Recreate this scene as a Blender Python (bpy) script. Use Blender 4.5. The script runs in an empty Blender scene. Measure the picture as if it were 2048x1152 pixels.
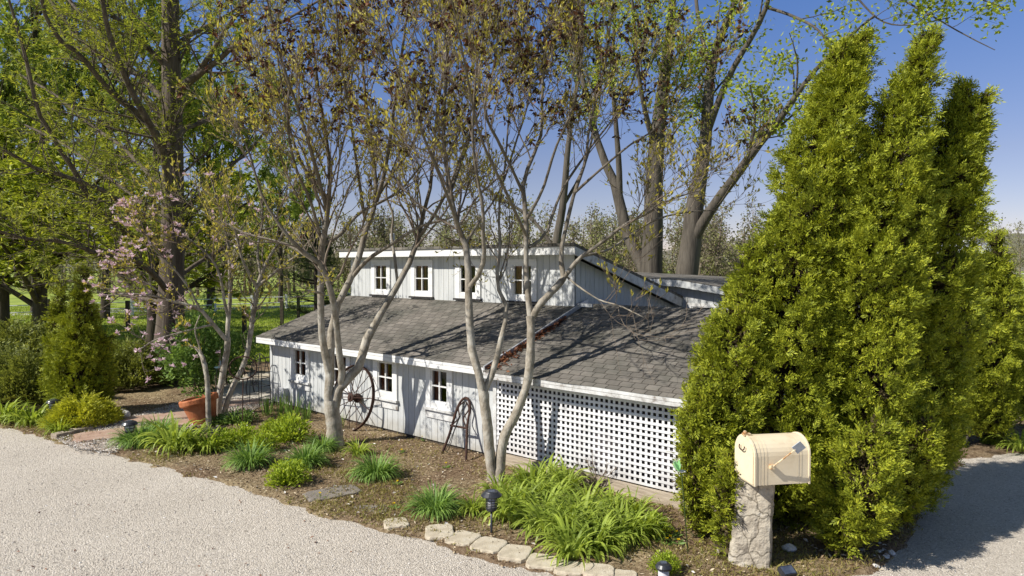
import bpy, math, random
import numpy as np
from mathutils import Vector

# ------------------------------------------------------------------ camera, sky, sun, exposure
scene = bpy.context.scene
col = scene.collection
FPX, CAMH = 1365.0, 3.0                      # focal length in photo pixels (2048 wide), camera height
PITCH = math.atan(46 / FPX)
cam_data = bpy.data.cameras.new('camera')
cam_data.sensor_width = 36.0
cam_data.lens = FPX / 2048 * 36.0
cam_data.clip_end = 3000
cam = bpy.data.objects.new('camera', cam_data)
cam.location = (0, 0, CAMH)
cam.rotation_euler = (math.pi / 2 - PITCH, 0, 0)
col.objects.link(cam)
scene.camera = cam

SUN_EL = math.radians(41)
SX, SY = 0.92, 0.39                          # way the sunlight travels over the ground
world = bpy.data.worlds.new('World')
scene.world = world
world.use_nodes = True
sky = world.node_tree.nodes.new('ShaderNodeTexSky')
sky.sky_type = 'NISHITA'
sky.sun_disc = False
sky.sun_elevation = SUN_EL
sky.sun_rotation = math.atan2(-SX, -SY)
sky.altitude = 200
sky.air_density = 1.0
sky.dust_density = 0.0
sky.ozone_density = 3.0
bg = world.node_tree.nodes['Background']
tone = world.node_tree.nodes.new('ShaderNodeMix')      # violet-blue for the visible sky, warmed overhead where unseen
tone.data_type = 'RGBA'
tone.blend_type = 'MULTIPLY'
tone.inputs[0].default_value = 1.0
wtc = world.node_tree.nodes.new('ShaderNodeTexCoord')
wsep = world.node_tree.nodes.new('ShaderNodeSeparateXYZ')
wramp = world.node_tree.nodes.new('ShaderNodeValToRGB')
wramp.color_ramp.elements[0].position = 0.14
wramp.color_ramp.elements[0].color = (0.88, 0.73, 0.83, 1)
wramp.color_ramp.elements[1].position = 0.37
wramp.color_ramp.elements[1].color = (0.65, 0.82, 1.16, 1)
zen = wramp.color_ramp.elements.new(0.58)
zen.color = (1.16, 1.0, 0.82, 1)  # unseen warm overhead, added to take the blue out of shaded areas
world.node_tree.links.new(wtc.outputs['Generated'], wsep.inputs[0])
world.node_tree.links.new(wsep.outputs[2], wramp.inputs[0])
world.node_tree.links.new(wramp.outputs[0], tone.inputs[7])
world.node_tree.links.new(sky.outputs[0], tone.inputs[6])
world.node_tree.links.new(tone.outputs[2], bg.inputs[0])
bg.inputs[1].default_value = 0.088
sun_data = bpy.data.lights.new('sun', 'SUN')
sun_data.energy = 5.0
sun_data.angle = math.radians(0.5)
sun_data.color = (1.0, 0.95, 0.86)
sun = bpy.data.objects.new('sun', sun_data)
sun.rotation_euler = Vector((SX * math.cos(SUN_EL), SY * math.cos(SUN_EL), -math.sin(SUN_EL))).to_track_quat('-Z', 'Y').to_euler()
sun.location = (-20, -10, 30)
col.objects.link(sun)
scene.view_settings.view_transform = 'Standard'
scene.view_settings.look = 'None'
scene.view_settings.exposure = 0.38
scene.view_settings.gamma = 1.0
scene.cycles.max_bounces = 8
scene.cycles.transparent_max_bounces = 12

# ------------------------------------------------------------------ helpers
rng = np.random.default_rng(11)
random.seed(5)
C0 = np.array([0, 0, CAMH])
VF = np.array([0, math.cos(PITCH), -math.sin(PITCH)])
VU = np.array([0, math.sin(PITCH), math.cos(PITCH)])


def ray(x, y):
    return VF * FPX + np.array([1.0, 0, 0]) * (x - 1024) + VU * (576 - y)


def G(x, y, z=0.0):                          # photo pixel -> point on the ground
    d = ray(x, y)
    return C0 + d * (z - CAMH) / d[2]


def P(x, y, d):                              # photo pixel -> point at depth d
    r = ray(x, y)
    return C0 + r * (d / r[1])


def unit(a):
    return a / np.maximum(np.linalg.norm(a, axis=-1, keepdims=True), 1e-9)


class MB:
    def __init__(s):
        s.v, s.f, s.n = [], [], 0

    def add(s, V, F, m=0):
        V = np.asarray(V, float).reshape(-1, 3)
        F = np.asarray(F, np.int64)
        if len(F) == 0:
            return
        s.v.append(V)
        s.f.append((F + s.n, m))
        s.n += len(V)

    def box(s, x0, x1, y0, y1, z0, z1, m=0, M=None):
        V = np.array([[x, y, z] for x in (x0, x1) for y in (y0, y1) for z in (z0, z1)], float)
        if M is not None:
            V = V @ np.asarray(M[0]).T + np.asarray(M[1])
        s.add(V, [[0, 1, 3, 2], [4, 6, 7, 5], [0, 4, 5, 1], [2, 3, 7, 6], [0, 2, 6, 4], [1, 5, 7, 3]], m)

    def prism(s, poly, y0, y1, axis=1, m=0):     # outline in the plane normal to axis, extruded; outline (a, b)
        n = len(poly)
        V = []
        for y in (y0, y1):
            for a, b in poly:
                V.append({0: (y, a, b), 1: (a, y, b), 2: (a, b, y)}[axis])
        V = np.array(V, float)
        s.add(V, [[i, (i + 1) % n, n + (i + 1) % n, n + i] for i in range(n)], m)
        c = V[:n].mean(0), V[n:].mean(0)
        s.add(np.vstack([V[:n], [c[0]]]), [[(i + 1) % n, i, n] for i in range(n)], m)
        s.add(np.vstack([V[n:], [c[1]]]), [[i, (i + 1) % n, n] for i in range(n)], m)

    def lathe(s, prof, c, n=16, m=0, M=None):
        prof = np.array(prof, float)
        a = np.arange(n) * 2 * math.pi / n
        V = np.stack([prof[:, None, 0] * np.cos(a), prof[:, None, 0] * np.sin(a), np.repeat(prof[:, 1:2], n, 1)], -1).reshape(-1, 3)
        if M is not None:
            V = V @ np.asarray(M).T
        V = V + np.asarray(c)
        F = []
        for k in range(len(prof) - 1):
            for i in range(n):
                j = (i + 1) % n
                F.append([k * n + i, k * n + j, (k + 1) * n + j, (k + 1) * n + i])
        s.add(V, F, m)

    def tubes(s, Pts, R, n=5, m=0):
        Pts = np.asarray(Pts, float)
        if Pts.ndim == 2:
            Pts = Pts[None]
        N, S, _ = Pts.shape
        if N == 0:
            return
        R = np.broadcast_to(np.asarray(R, float), (N, S))
        T = unit(np.gradient(Pts, axis=1))
        mean = np.abs(Pts[:, -1] - Pts[:, 0])
        ref = np.eye(3)[np.argmin(mean, axis=1)][:, None, :]
        A = unit(np.cross(T, ref))
        B = np.cross(T, A)
        a = np.arange(n) * 2 * math.pi / n
        V = Pts[:, :, None, :] + R[:, :, None, None] * (np.cos(a)[:, None] * A[:, :, None, :] + np.sin(a)[:, None] * B[:, :, None, :])
        k = np.arange(S - 1)[:, None] * n
        i = np.arange(n)[None]
        j = (i + 1) % n
        q = np.stack([k + i, k + j, k + n + j, k + n + i], -1).reshape(-1, 4)
        F = (q[None] + (np.arange(N) * S * n)[:, None, None]).reshape(-1, 4)
        s.add(V.reshape(-1, 3), F, m)

    def rod(s, pts, r, n=6, m=0):
        s.tubes(np.asarray(pts, float), r, n, m)

    def leaves(s, pos, d, nrm, L, W, m=0, fold=0.0):   # four-cornered leaf blades
        pos, d = np.asarray(pos, float), unit(np.asarray(d, float))
        side = unit(np.cross(d, nrm))
        up = np.cross(side, d)
        L = np.broadcast_to(np.asarray(L, float), (len(pos),))[:, None]
        W = np.broadcast_to(np.asarray(W, float), (len(pos),))[:, None]
        mid = pos + d * L * 0.5
        V = np.stack([pos, mid + side * W * 0.5 + up * fold * W, pos + d * L, mid - side * W * 0.5 + up * fold * W], 1).reshape(-1, 3)
        s.add(V, np.arange(len(pos) * 4).reshape(-1, 4), m)


ABS = {}


def mk(name, mb, mats, parent=None, smooth=False, local=False):
    V = np.vstack(mb.v)
    me = bpy.data.meshes.new(name)
    if parent is not None:
        base = ABS[parent.name]
    else:
        base = np.zeros(3)
    if not local and parent is not None:
        V = V - base
    me.vertices.add(len(V))
    me.vertices.foreach_set('co', V.astype(np.float32).ravel())
    cnt = np.concatenate([np.full(len(F), F.shape[1]) for F, m in mb.f])
    idx = np.concatenate([F.ravel() for F, m in mb.f])
    mi = np.concatenate([np.full(len(F), m) for F, m in mb.f])
    me.loops.add(len(idx))
    me.loops.foreach_set('vertex_index', idx.astype(np.int32))
    me.polygons.add(len(cnt))
    me.polygons.foreach_set('loop_start', (np.cumsum(cnt) - cnt).astype(np.int32))
    me.polygons.foreach_set('material_index', mi.astype(np.int32))
    me.polygons.foreach_set('use_smooth', np.full(len(cnt), bool(smooth)))
    me.update(calc_edges=True)
    for m in (mats if isinstance(mats, (list, tuple)) else [mats]):
        me.materials.append(m)
    o = bpy.data.objects.new(name, me)
    col.objects.link(o)
    if parent is not None:
        o.parent = parent
    ABS[o.name] = base
    return o


def recenter(o, loc):                        # give a single-mesh thing an origin at its base
    loc = np.asarray(loc, float)
    n = len(o.data.vertices)
    a = np.empty(n * 3, np.float32)
    o.data.vertices.foreach_get('co', a)
    o.data.vertices.foreach_set('co', (a.reshape(-1, 3) - loc).astype(np.float32).ravel())
    o.location = loc
    ABS[o.name] = loc
    return o


def tag(o, label=None, cat=None, group=None, kind=None):
    if label: o['label'] = label
    if cat: o['category'] = cat
    if group: o['group'] = group
    if kind: o['kind'] = kind
    return o


def thing(name, label, cat, loc, group=None, rz=0.0):
    o = bpy.data.objects.new(name, None)
    o.empty_display_size = 0.2
    o.location = loc
    o.rotation_euler = (0, 0, rz)
    col.objects.link(o)
    ABS[o.name] = np.asarray(loc, float)
    return tag(o, label, cat, group)


def copy_tree(o, parent=None):
    c = o.copy()
    col.objects.link(c)
    if parent is not None:
        c.parent = parent
    ABS[c.name] = ABS[o.name]
    for ch in list(o.children):
        copy_tree(ch, c)
    return c


# ------------------------------------------------------------------ materials
def nt_new(name):
    m = bpy.data.materials.new(name)
    m.use_nodes = True
    return m, m.node_tree.nodes, m.node_tree.links, m.node_tree.nodes['Principled BSDF']


def mat(name, cols, scale=5.0, rough=0.8, bump=0.0, bscale=None, detail=6.0, spec=0.3, metal=0.0, stretch=None, pos=None, wave=None):
    """noise-driven colour ramp over cols, with optional bump"""
    m, N, L, b = nt_new(name)
    tc = N.new('ShaderNodeTexCoord')
    mp = N.new('ShaderNodeMapping')
    if stretch: mp.inputs['Scale'].default_value = stretch
    L.new(tc.outputs['Object'], mp.inputs[0])
    n = N.new('ShaderNodeTexNoise')
    n.inputs['Scale'].default_value = scale
    n.inputs['Detail'].default_value = detail
    n.inputs['Roughness'].default_value = 0.65
    L.new(mp.outputs[0], n.inputs['Vector'])
    r = N.new('ShaderNodeValToRGB')
    k = len(cols)
    while len(r.color_ramp.elements) < k: r.color_ramp.elements.new(0.5)
    for i, c in enumerate(cols):
        e = r.color_ramp.elements[i]
        e.position = pos[i] if pos else (0.5 if k == 1 else 0.3 + 0.4 * i / (k - 1))
        e.color = (*c, 1)
    L.new(n.outputs[0], r.inputs[0])
    L.new(r.outputs[0], b.inputs['Base Color'])
    b.inputs['Roughness'].default_value = rough
    b.inputs['Specular IOR Level'].default_value = spec
    b.inputs['Metallic'].default_value = metal
    if bump:
        n2 = N.new('ShaderNodeTexNoise')
        n2.inputs['Scale'].default_value = bscale or scale * 4
        n2.inputs['Detail'].default_value = 5
        L.new(mp.outputs[0], n2.inputs['Vector'])
        bp = N.new('ShaderNodeBump')
        bp.inputs['Strength'].default_value = bump
        bp.inputs['Distance'].default_value = 0.02
        L.new(n2.outputs[0], bp.inputs['Height'])
        L.new(bp.outputs[0], b.inputs['Normal'])
    return m


def leaf_mat(name, cols, trans=0.4, nscale=1.2, rough=0.6, islands=0.6, tboost=(1.25, 1.2, 0.7)):
    """foliage: colour per leaf and per clump, light passing through"""
    m, N, L, b = nt_new(name)
    geo = N.new('ShaderNodeNewGeometry')
    tc = N.new('ShaderNodeTexCoord')
    n = N.new('ShaderNodeTexNoise')
    n.inputs['Scale'].default_value = nscale
    n.inputs['Detail'].default_value = 3
    L.new(tc.outputs['Object'], n.inputs['Vector'])
    mx = N.new('ShaderNodeMix')
    mx.inputs[0].default_value = islands
    L.new(n.outputs[0], mx.inputs[2])
    L.new(geo.outputs['Random Per Island'], mx.inputs[3])
    r = N.new('ShaderNodeValToRGB')
    k = len(cols)
    while len(r.color_ramp.elements) < k: r.color_ramp.elements.new(0.5)
    for i, c in enumerate(cols):
        r.color_ramp.elements[i].position = 0.15 + 0.7 * i / max(1, k - 1)
        r.color_ramp.elements[i].color = (*c, 1)
    L.new(mx.outputs[0], r.inputs[0])
    L.new(r.outputs[0], b.inputs['Base Color'])
    b.inputs['Roughness'].default_value = rough
    b.inputs['Specular IOR Level'].default_value = 0.25
    t = N.new('ShaderNodeBsdfTranslucent')
    tb = N.new('ShaderNodeMix')
    tb.data_type = 'RGBA'
    tb.blend_type = 'MULTIPLY'
    tb.inputs[0].default_value = 1.0
    tb.inputs[7].default_value = (*tboost, 1)
    L.new(r.outputs[0], tb.inputs[6])
    L.new(tb.outputs[2], t.inputs[0])
    ms = N.new('ShaderNodeMixShader')
    ms.inputs[0].default_value = trans
    L.new(b.outputs[0], ms.inputs[1])
    L.new(t.outputs[0], ms.inputs[2])
    L.new(ms.outputs[0], N['Material Output'].inputs[0])
    return m


M = {}
M['siding'] = mat('siding_paint', [(0.42, 0.433, 0.434), (0.521, 0.534, 0.532), (0.556, 0.559, 0.547)], 2.5, 0.6, 0.12, 30, stretch=(3, 3, 0.5))
M['siding_side'] = M['siding']
M['trim'] = mat('white_trim_paint', [(0.552, 0.543, 0.524), (0.718, 0.718, 0.708), (0.754, 0.754, 0.745)], 3.0, 0.5, 0.1, 40, stretch=(0.6, 3, 3))
M['trim_worn'] = mat('worn_trim_paint', [(0.187, 0.153, 0.128), (0.468, 0.459, 0.442), (0.629, 0.629, 0.62)], 7.0, 0.65, 0.2, 40, pos=[0.3, 0.42, 0.6])
M['lattice'] = mat('lattice_paint', [(0.589, 0.58, 0.589), (0.76, 0.76, 0.769)], 3.0, 0.5)
M['timber'] = mat('weathered_timber', [(0.22, 0.176, 0.132), (0.396, 0.33, 0.253), (0.495, 0.429, 0.341)], 4.0, 0.9, 0.3, 30, stretch=(0.6, 6, 6))
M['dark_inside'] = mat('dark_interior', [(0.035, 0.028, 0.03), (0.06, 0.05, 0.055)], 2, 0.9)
M['curtain'] = mat('brown_curtain', [(0.225, 0.0768, 0.0342), (0.383, 0.146, 0.0768)], 6, 0.9, stretch=(6, 6, 0.6))
M['flash'] = mat('metal_flashing', [(0.35, 0.36, 0.38), (0.7, 0.71, 0.73)], 9, 0.35, metal=0.4)
M['dark_metal'] = mat('black_iron', [(0.012, 0.011, 0.012), (0.035, 0.03, 0.03)], 20, 0.55, 0.1, spec=0.4)
M['rust'] = mat('rusty_iron', [(0.0245, 0.014, 0.0119), (0.0525, 0.0266, 0.0196), (0.091, 0.042, 0.028)], 14, 0.85, 0.35, 60)
M['black_plastic'] = mat('black_plastic', [(0.018, 0.02, 0.025), (0.04, 0.042, 0.05)], 12, 0.35, spec=0.5)
M['grey_box'] = mat('grey_plastic', [(0.42, 0.43, 0.45), (0.55, 0.56, 0.57)], 6, 0.5)
M['terracotta'] = mat('terracotta', [(0.30, 0.085, 0.03), (0.42, 0.14, 0.055), (0.48, 0.19, 0.09)], 6, 0.8, 0.12, 40)
M['cream'] = mat('cream_paint', [(0.582, 0.466, 0.3), (0.737, 0.621, 0.44), (0.776, 0.669, 0.49)], 3.5, 0.45, 0.06, 30, pos=[0.25, 0.42, 0.7])
M['rust_spot'] = mat('rust_wear', [(0.72, 0.60, 0.40), (0.35, 0.16, 0.05)], 18, 0.7, pos=[0.45, 0.62])
M['stone_pillar'] = mat('rough_stone', [(0.14, 0.12, 0.10), (0.34, 0.30, 0.25), (0.46, 0.41, 0.33), (0.50, 0.49, 0.46)], 5.5, 0.95, 1.0, 20, detail=9)
M['paver'] = mat('tan_paver', [(0.363, 0.308, 0.231), (0.506, 0.44, 0.33), (0.572, 0.517, 0.418)], 8, 0.9, 0.35, 60)
M['flagstone'] = mat('red_flagstone', [(0.30, 0.19, 0.14), (0.40, 0.27, 0.20), (0.44, 0.34, 0.27)], 5, 0.9, 0.3, 40)
M['slate'] = mat('grey_flagstone', [(0.17, 0.15, 0.13), (0.25, 0.22, 0.19)], 6, 0.95, 0.4, 50)
M['white_rock'] = mat('pale_rock', [(0.40, 0.37, 0.33), (0.62, 0.60, 0.57), (0.72, 0.71, 0.69)], 8, 0.9, 0.4, 30)
M['wood_post'] = mat('dark_post_wood', [(0.045, 0.035, 0.025), (0.10, 0.08, 0.06)], 8, 0.9, 0.3, stretch=(4, 4, 0.6))
M['white_fence'] = mat('white_fence_paint', [(0.66, 0.66, 0.65), (0.82, 0.82, 0.81)], 5, 0.6)
M['concrete'] = mat('patio_concrete', [(0.36, 0.32, 0.26), (0.47, 0.43, 0.37), (0.52, 0.49, 0.43)], 2.2, 0.9, 0.2, 60)
M['solar'] = mat('solar_cell', [(0.03, 0.04, 0.07), (0.10, 0.12, 0.17)], 10, 0.15, spec=0.7)
M['frosted'] = mat('frosted_lens', [(0.45, 0.45, 0.47), (0.6, 0.6, 0.62)], 10, 0.3)
M['flag_back'] = mat('pale_blue_flag', [(0.34, 0.38, 0.45), (0.52, 0.55, 0.60)], 22, 0.5)
M['barn_roof'] = mat('white_barn_roof', [(0.55, 0.58, 0.62), (0.70, 0.72, 0.75)], 0.3, 0.5)
M['barn_wall'] = mat('brown_barn_wall', [(0.12, 0.08, 0.06), (0.2, 0.13, 0.1)], 0.6, 0.9)
M['teal'] = mat('teal_glass', [(0.10, 0.22, 0.28), (0.25, 0.40, 0.46)], 10, 0.2, spec=0.6)
M['yellow'] = leaf_mat('dandelion_yellow', [(0.80, 0.60, 0.01), (0.90, 0.72, 0.03)], 0.2)
M['petal_white'] = leaf_mat('white_petal', [(0.7, 0.7, 0.72), (0.8, 0.8, 0.8)], 0.3, tboost=(1, 1, 1))
M['petal_green'] = leaf_mat('green_petal', [(0.25, 0.55, 0.2), (0.4, 0.7, 0.35)], 0.3, tboost=(1, 1, 1))

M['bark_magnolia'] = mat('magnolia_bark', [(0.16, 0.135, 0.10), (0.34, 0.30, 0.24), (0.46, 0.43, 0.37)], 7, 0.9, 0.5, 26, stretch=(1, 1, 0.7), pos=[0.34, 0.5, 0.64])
M['twig'] = mat('twig_bark', [(0.125, 0.0897, 0.0663), (0.257, 0.211, 0.164)], 3, 0.9)
M['bark_cypress'] = mat('cypress_bark', [(0.051, 0.0382, 0.0281), (0.112, 0.0867, 0.0663), (0.168, 0.143, 0.112)], 3.5, 0.95, 0.9, 12, stretch=(3, 3, 0.25))
M['bark_maple'] = mat('maple_bark', [(0.0461, 0.0392, 0.0322), (0.0968, 0.0832, 0.0668), (0.138, 0.12, 0.0968)], 3.0, 0.95, 0.9, 10, stretch=(2.5, 2.5, 0.35))
M['bark_dark'] = mat('dark_bark', [(0.035, 0.027, 0.02), (0.085, 0.066, 0.05)], 5, 0.95, 0.6, 20, stretch=(2, 2, 0.4))
M['leaf_magnolia'] = leaf_mat('magnolia_young_leaf', [(0.164, 0.145, 0.0365), (0.374, 0.334, 0.0639), (0.538, 0.467, 0.0911), (0.653, 0.601, 0.146)], 0.4, 1.5)
M['leaf_withered'] = leaf_mat('withered_tepal', [(0.022, 0.012, 0.01), (0.05, 0.024, 0.016), (0.09, 0.042, 0.025), (0.20, 0.09, 0.05)], 0.2, 2, islands=0.8, tboost=(1, .8, .7))
M['blossom'] = leaf_mat('pink_tepal', [(0.60, 0.38, 0.45), (0.76, 0.56, 0.61), (0.86, 0.75, 0.77)], 0.35, 4, tboost=(1, 1, 1))
M['leaf_cypress'] = leaf_mat('cypress_needles', [(0.121, 0.151, 0.0243), (0.243, 0.284, 0.0405), (0.385, 0.414, 0.0607), (0.506, 0.527, 0.081)], 0.4, 0.35)
M['leaf_orchard'] = leaf_mat('orchard_leaf', [(0.0889, 0.123, 0.0158), (0.198, 0.247, 0.0238), (0.356, 0.406, 0.0396), (0.515, 0.554, 0.0594)], 0.4, 0.5)
M['leaf_tall'] = leaf_mat('tall_tree_leaf', [(0.137, 0.183, 0.0458), (0.275, 0.343, 0.0686), (0.458, 0.526, 0.114)], 0.4, 0.3)
M['leaf_maple'] = leaf_mat('maple_spring_leaf', [(0.127, 0.161, 0.023), (0.253, 0.31, 0.0345), (0.391, 0.46, 0.0575), (0.483, 0.54, 0.092)], 0.45, 0.7)
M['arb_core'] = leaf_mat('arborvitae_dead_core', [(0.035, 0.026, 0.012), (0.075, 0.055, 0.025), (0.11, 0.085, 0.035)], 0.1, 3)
M['arb'] = leaf_mat('arborvitae_spray', [(0.105, 0.13, 0.0149), (0.211, 0.249, 0.0185), (0.325, 0.359, 0.026), (0.45, 0.451, 0.037)], 0.2, 3.0, islands=0.5)
M['arb_inner'] = mat('arborvitae_dead_inner', [(0.07, 0.05, 0.025), (0.13, 0.10, 0.05)], 6, 0.95)
M['juniper'] = leaf_mat('juniper_spray', [(0.102, 0.118, 0.0306), (0.204, 0.235, 0.051), (0.347, 0.367, 0.0816)], 0.3, 1.3)
M['gold'] = leaf_mat('golden_juniper_spray', [(0.223, 0.243, 0.0243), (0.446, 0.466, 0.0405), (0.668, 0.648, 0.0607)], 0.3, 3)
M['lilac'] = leaf_mat('shrub_leaf', [(0.0808, 0.138, 0.0346), (0.173, 0.277, 0.0691), (0.299, 0.438, 0.115)], 0.35, 2)
M['pine'] = leaf_mat('pine_needles', [(0.026, 0.0455, 0.0156), (0.0585, 0.091, 0.0286), (0.104, 0.143, 0.0455)], 0.2, 1)
M['daylily'] = leaf_mat('daylily_blade', [(0.175, 0.24, 0.0343), (0.315, 0.406, 0.0618), (0.473, 0.556, 0.0963)], 0.4, 3, rough=0.45)
M['grassy'] = leaf_mat('grassy_blade', [(0.108, 0.198, 0.045), (0.198, 0.324, 0.072), (0.324, 0.468, 0.108)], 0.35, 3, rough=0.5)
M['lime'] = leaf_mat('lime_leaf', [(0.182, 0.26, 0.026), (0.338, 0.442, 0.039), (0.494, 0.572, 0.065)], 0.4, 4)
M['weed'] = leaf_mat('weed_blade', [(0.19, 0.151, 0.054), (0.302, 0.238, 0.09), (0.28, 0.259, 0.072), (0.224, 0.27, 0.054)], 0.3, 1.0, islands=0.5)
M['lawn_blade'] = leaf_mat('lawn_blade', [(0.147, 0.21, 0.0273), (0.273, 0.35, 0.0455), (0.42, 0.473, 0.0728)], 0.35, 0.25)
M['wood_far'] = leaf_mat('far_wood_leaf', [(0.135, 0.115, 0.0845), (0.23, 0.196, 0.137), (0.23, 0.243, 0.078), (0.324, 0.338, 0.117)], 0.3, 0.08, islands=0.45, tboost=(1, 1, 1))
M['chips'] = leaf_mat('mulch_chip', [(0.0714, 0.04, 0.0215), (0.163, 0.1, 0.0516), (0.306, 0.22, 0.129), (0.561, 0.47, 0.327)], 0.0, 3, islands=0.9)
M['pebble'] = leaf_mat('pebble', [(0.247, 0.217, 0.185), (0.474, 0.424, 0.364), (0.587, 0.541, 0.482), (0.721, 0.689, 0.65)], 0.0, 3, islands=0.9)
M['litter'] = leaf_mat('leaf_litter', [(0.09, 0.03, 0.015), (0.18, 0.07, 0.035), (0.26, 0.12, 0.06)], 0.1, 3, islands=0.9)


def glass_mat():
    m, N, L, b = nt_new('window_glass')
    g = N.new('ShaderNodeBsdfGlossy')
    g.inputs['Roughness'].default_value = 0.02
    t = N.new('ShaderNodeBsdfTransparent')
    t.inputs[0].default_value = (0.8, 0.82, 0.82, 1)
    f = N.new('ShaderNodeFresnel')
    f.inputs[0].default_value = 1.5
    ms = N.new('ShaderNodeMixShader')
    L.new(f.outputs[0], ms.inputs[0])
    L.new(t.outputs[0], ms.inputs[1])
    L.new(g.outputs[0], ms.inputs[2])
    L.new(ms.outputs[0], N['Material Output'].inputs[0])
    return m


M['glass'] = glass_mat()


def gravel_mat(name, tint=1.0):
    m, N, L, b = nt_new(name)
    tc = N.new('ShaderNodeTexCoord')
    v = N.new('ShaderNodeTexVoronoi')
    v.inputs['Scale'].default_value = 66
    L.new(tc.outputs['Object'], v.inputs['Vector'])
    r = N.new('ShaderNodeValToRGB')
    e = r.color_ramp.elements
    for _ in range(2): e.new(0.5)
    for i, (p, c) in enumerate([(0.0, (0.205, 0.176, 0.148)), (0.3, (0.41, 0.365, 0.31)), (0.65, (0.515, 0.462, 0.395)), (1.0, (0.68, 0.64, 0.58))]):
        e[i].position = p
        e[i].color = (c[0] * tint, c[1] * tint, c[2] * tint, 1)
    sep = N.new('ShaderNodeSeparateColor')
    L.new(v.outputs['Color'], sep.inputs[0])
    n = N.new('ShaderNodeTexNoise')
    n.inputs['Scale'].default_value = 0.9
    n.inputs['Detail'].default_value = 4
    L.new(tc.outputs['Object'], n.inputs['Vector'])
    n3 = N.new('ShaderNodeTexNoise')
    n3.inputs['Scale'].default_value = 18
    n3.inputs['Detail'].default_value = 6
    n3.inputs['Roughness'].default_value = 0.8
    L.new(tc.outputs['Object'], n3.inputs['Vector'])
    ad = N.new('ShaderNodeMath'); ad.operation = 'MULTIPLY_ADD'
    ad.inputs[1].default_value = 0.5
    L.new(sep.outputs[0], ad.inputs[0])
    m2 = N.new('ShaderNodeMath'); m2.operation = 'MULTIPLY_ADD'
    m2.inputs[1].default_value = 0.35
    L.new(n.outputs[0], m2.inputs[0])
    m3 = N.new('ShaderNodeMath'); m3.operation = 'MULTIPLY_ADD'
    m3.inputs[1].default_value = 0.9
    m3.inputs[2].default_value = -0.4
    L.new(n3.outputs[0], m3.inputs[0])
    L.new(m3.outputs[0], m2.inputs[2])
    L.new(m2.outputs[0], ad.inputs[2])
    L.new(ad.outputs[0], r.inputs[0])
    L.new(r.outputs[0], b.inputs['Base Color'])
    b.inputs['Roughness'].default_value = 0.9
    b.inputs['Specular IOR Level'].default_value = 0.2
    bp = N.new('ShaderNodeBump')
    bp.inputs['Strength'].default_value = 0.8
    bp.inputs['Distance'].default_value = 0.012
    L.new(v.outputs['Distance'], bp.inputs['Height'])
    bp.invert = True
    L.new(bp.outputs[0], b.inputs['Normal'])
    return m


def mulch_mat():
    m, N, L, b = nt_new('mulch_soil')
    tc = N.new('ShaderNodeTexCoord')
    n = N.new('ShaderNodeTexNoise'); n.inputs['Scale'].default_value = 26; n.inputs['Detail'].default_value = 8; n.inputs['Roughness'].default_value = 0.75
    L.new(tc.outputs['Object'], n.inputs['Vector'])
    r = N.new('ShaderNodeValToRGB')
    e = r.color_ramp.elements
    for _ in range(3): e.new(0.5)
    for i, (p, c) in enumerate([(0.30, (0.065, 0.045, 0.033)), (0.43, (0.15, 0.115, 0.085)), (0.52, (0.235, 0.19, 0.145)), (0.60, (0.31, 0.26, 0.205)), (0.72, (0.44, 0.39, 0.32))]):
        e[i].position = p
        e[i].color = (*c, 1)
    L.new(n.outputs[0], r.inputs[0])
    n2 = N.new('ShaderNodeTexNoise'); n2.inputs['Scale'].default_value = 0.8; n2.inputs['Detail'].default_value = 4
    L.new(tc.outputs['Object'], n2.inputs['Vector'])
    r2 = N.new('ShaderNodeValToRGB')
    r2.color_ramp.elements[0].position = 0.42; r2.color_ramp.elements[0].color = (0.90, 0.78, 0.64, 1)
    r2.color_ramp.elements[1].position = 0.60; r2.color_ramp.elements[1].color = (1.32, 1.26, 0.98, 1)
    L.new(n2.outputs[0], r2.inputs[0])
    mx = N.new('ShaderNodeMix'); mx.data_type = 'RGBA'; mx.blend_type = 'MULTIPLY'; mx.inputs[0].default_value = 1
    L.new(r.outputs[0], mx.inputs[6]); L.new(r2.outputs[0], mx.inputs[7])
    L.new(mx.outputs[2], b.inputs['Base Color'])
    b.inputs['Roughness'].default_value = 0.95
    b.inputs['Specular IOR Level'].default_value = 0.1
    bp = N.new('ShaderNodeBump'); bp.inputs['Strength'].default_value = 0.9; bp.inputs['Distance'].default_value = 0.03
    L.new(n.outputs[0], bp.inputs['Height']); L.new(bp.outputs[0], b.inputs['Normal'])
    return m


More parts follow.
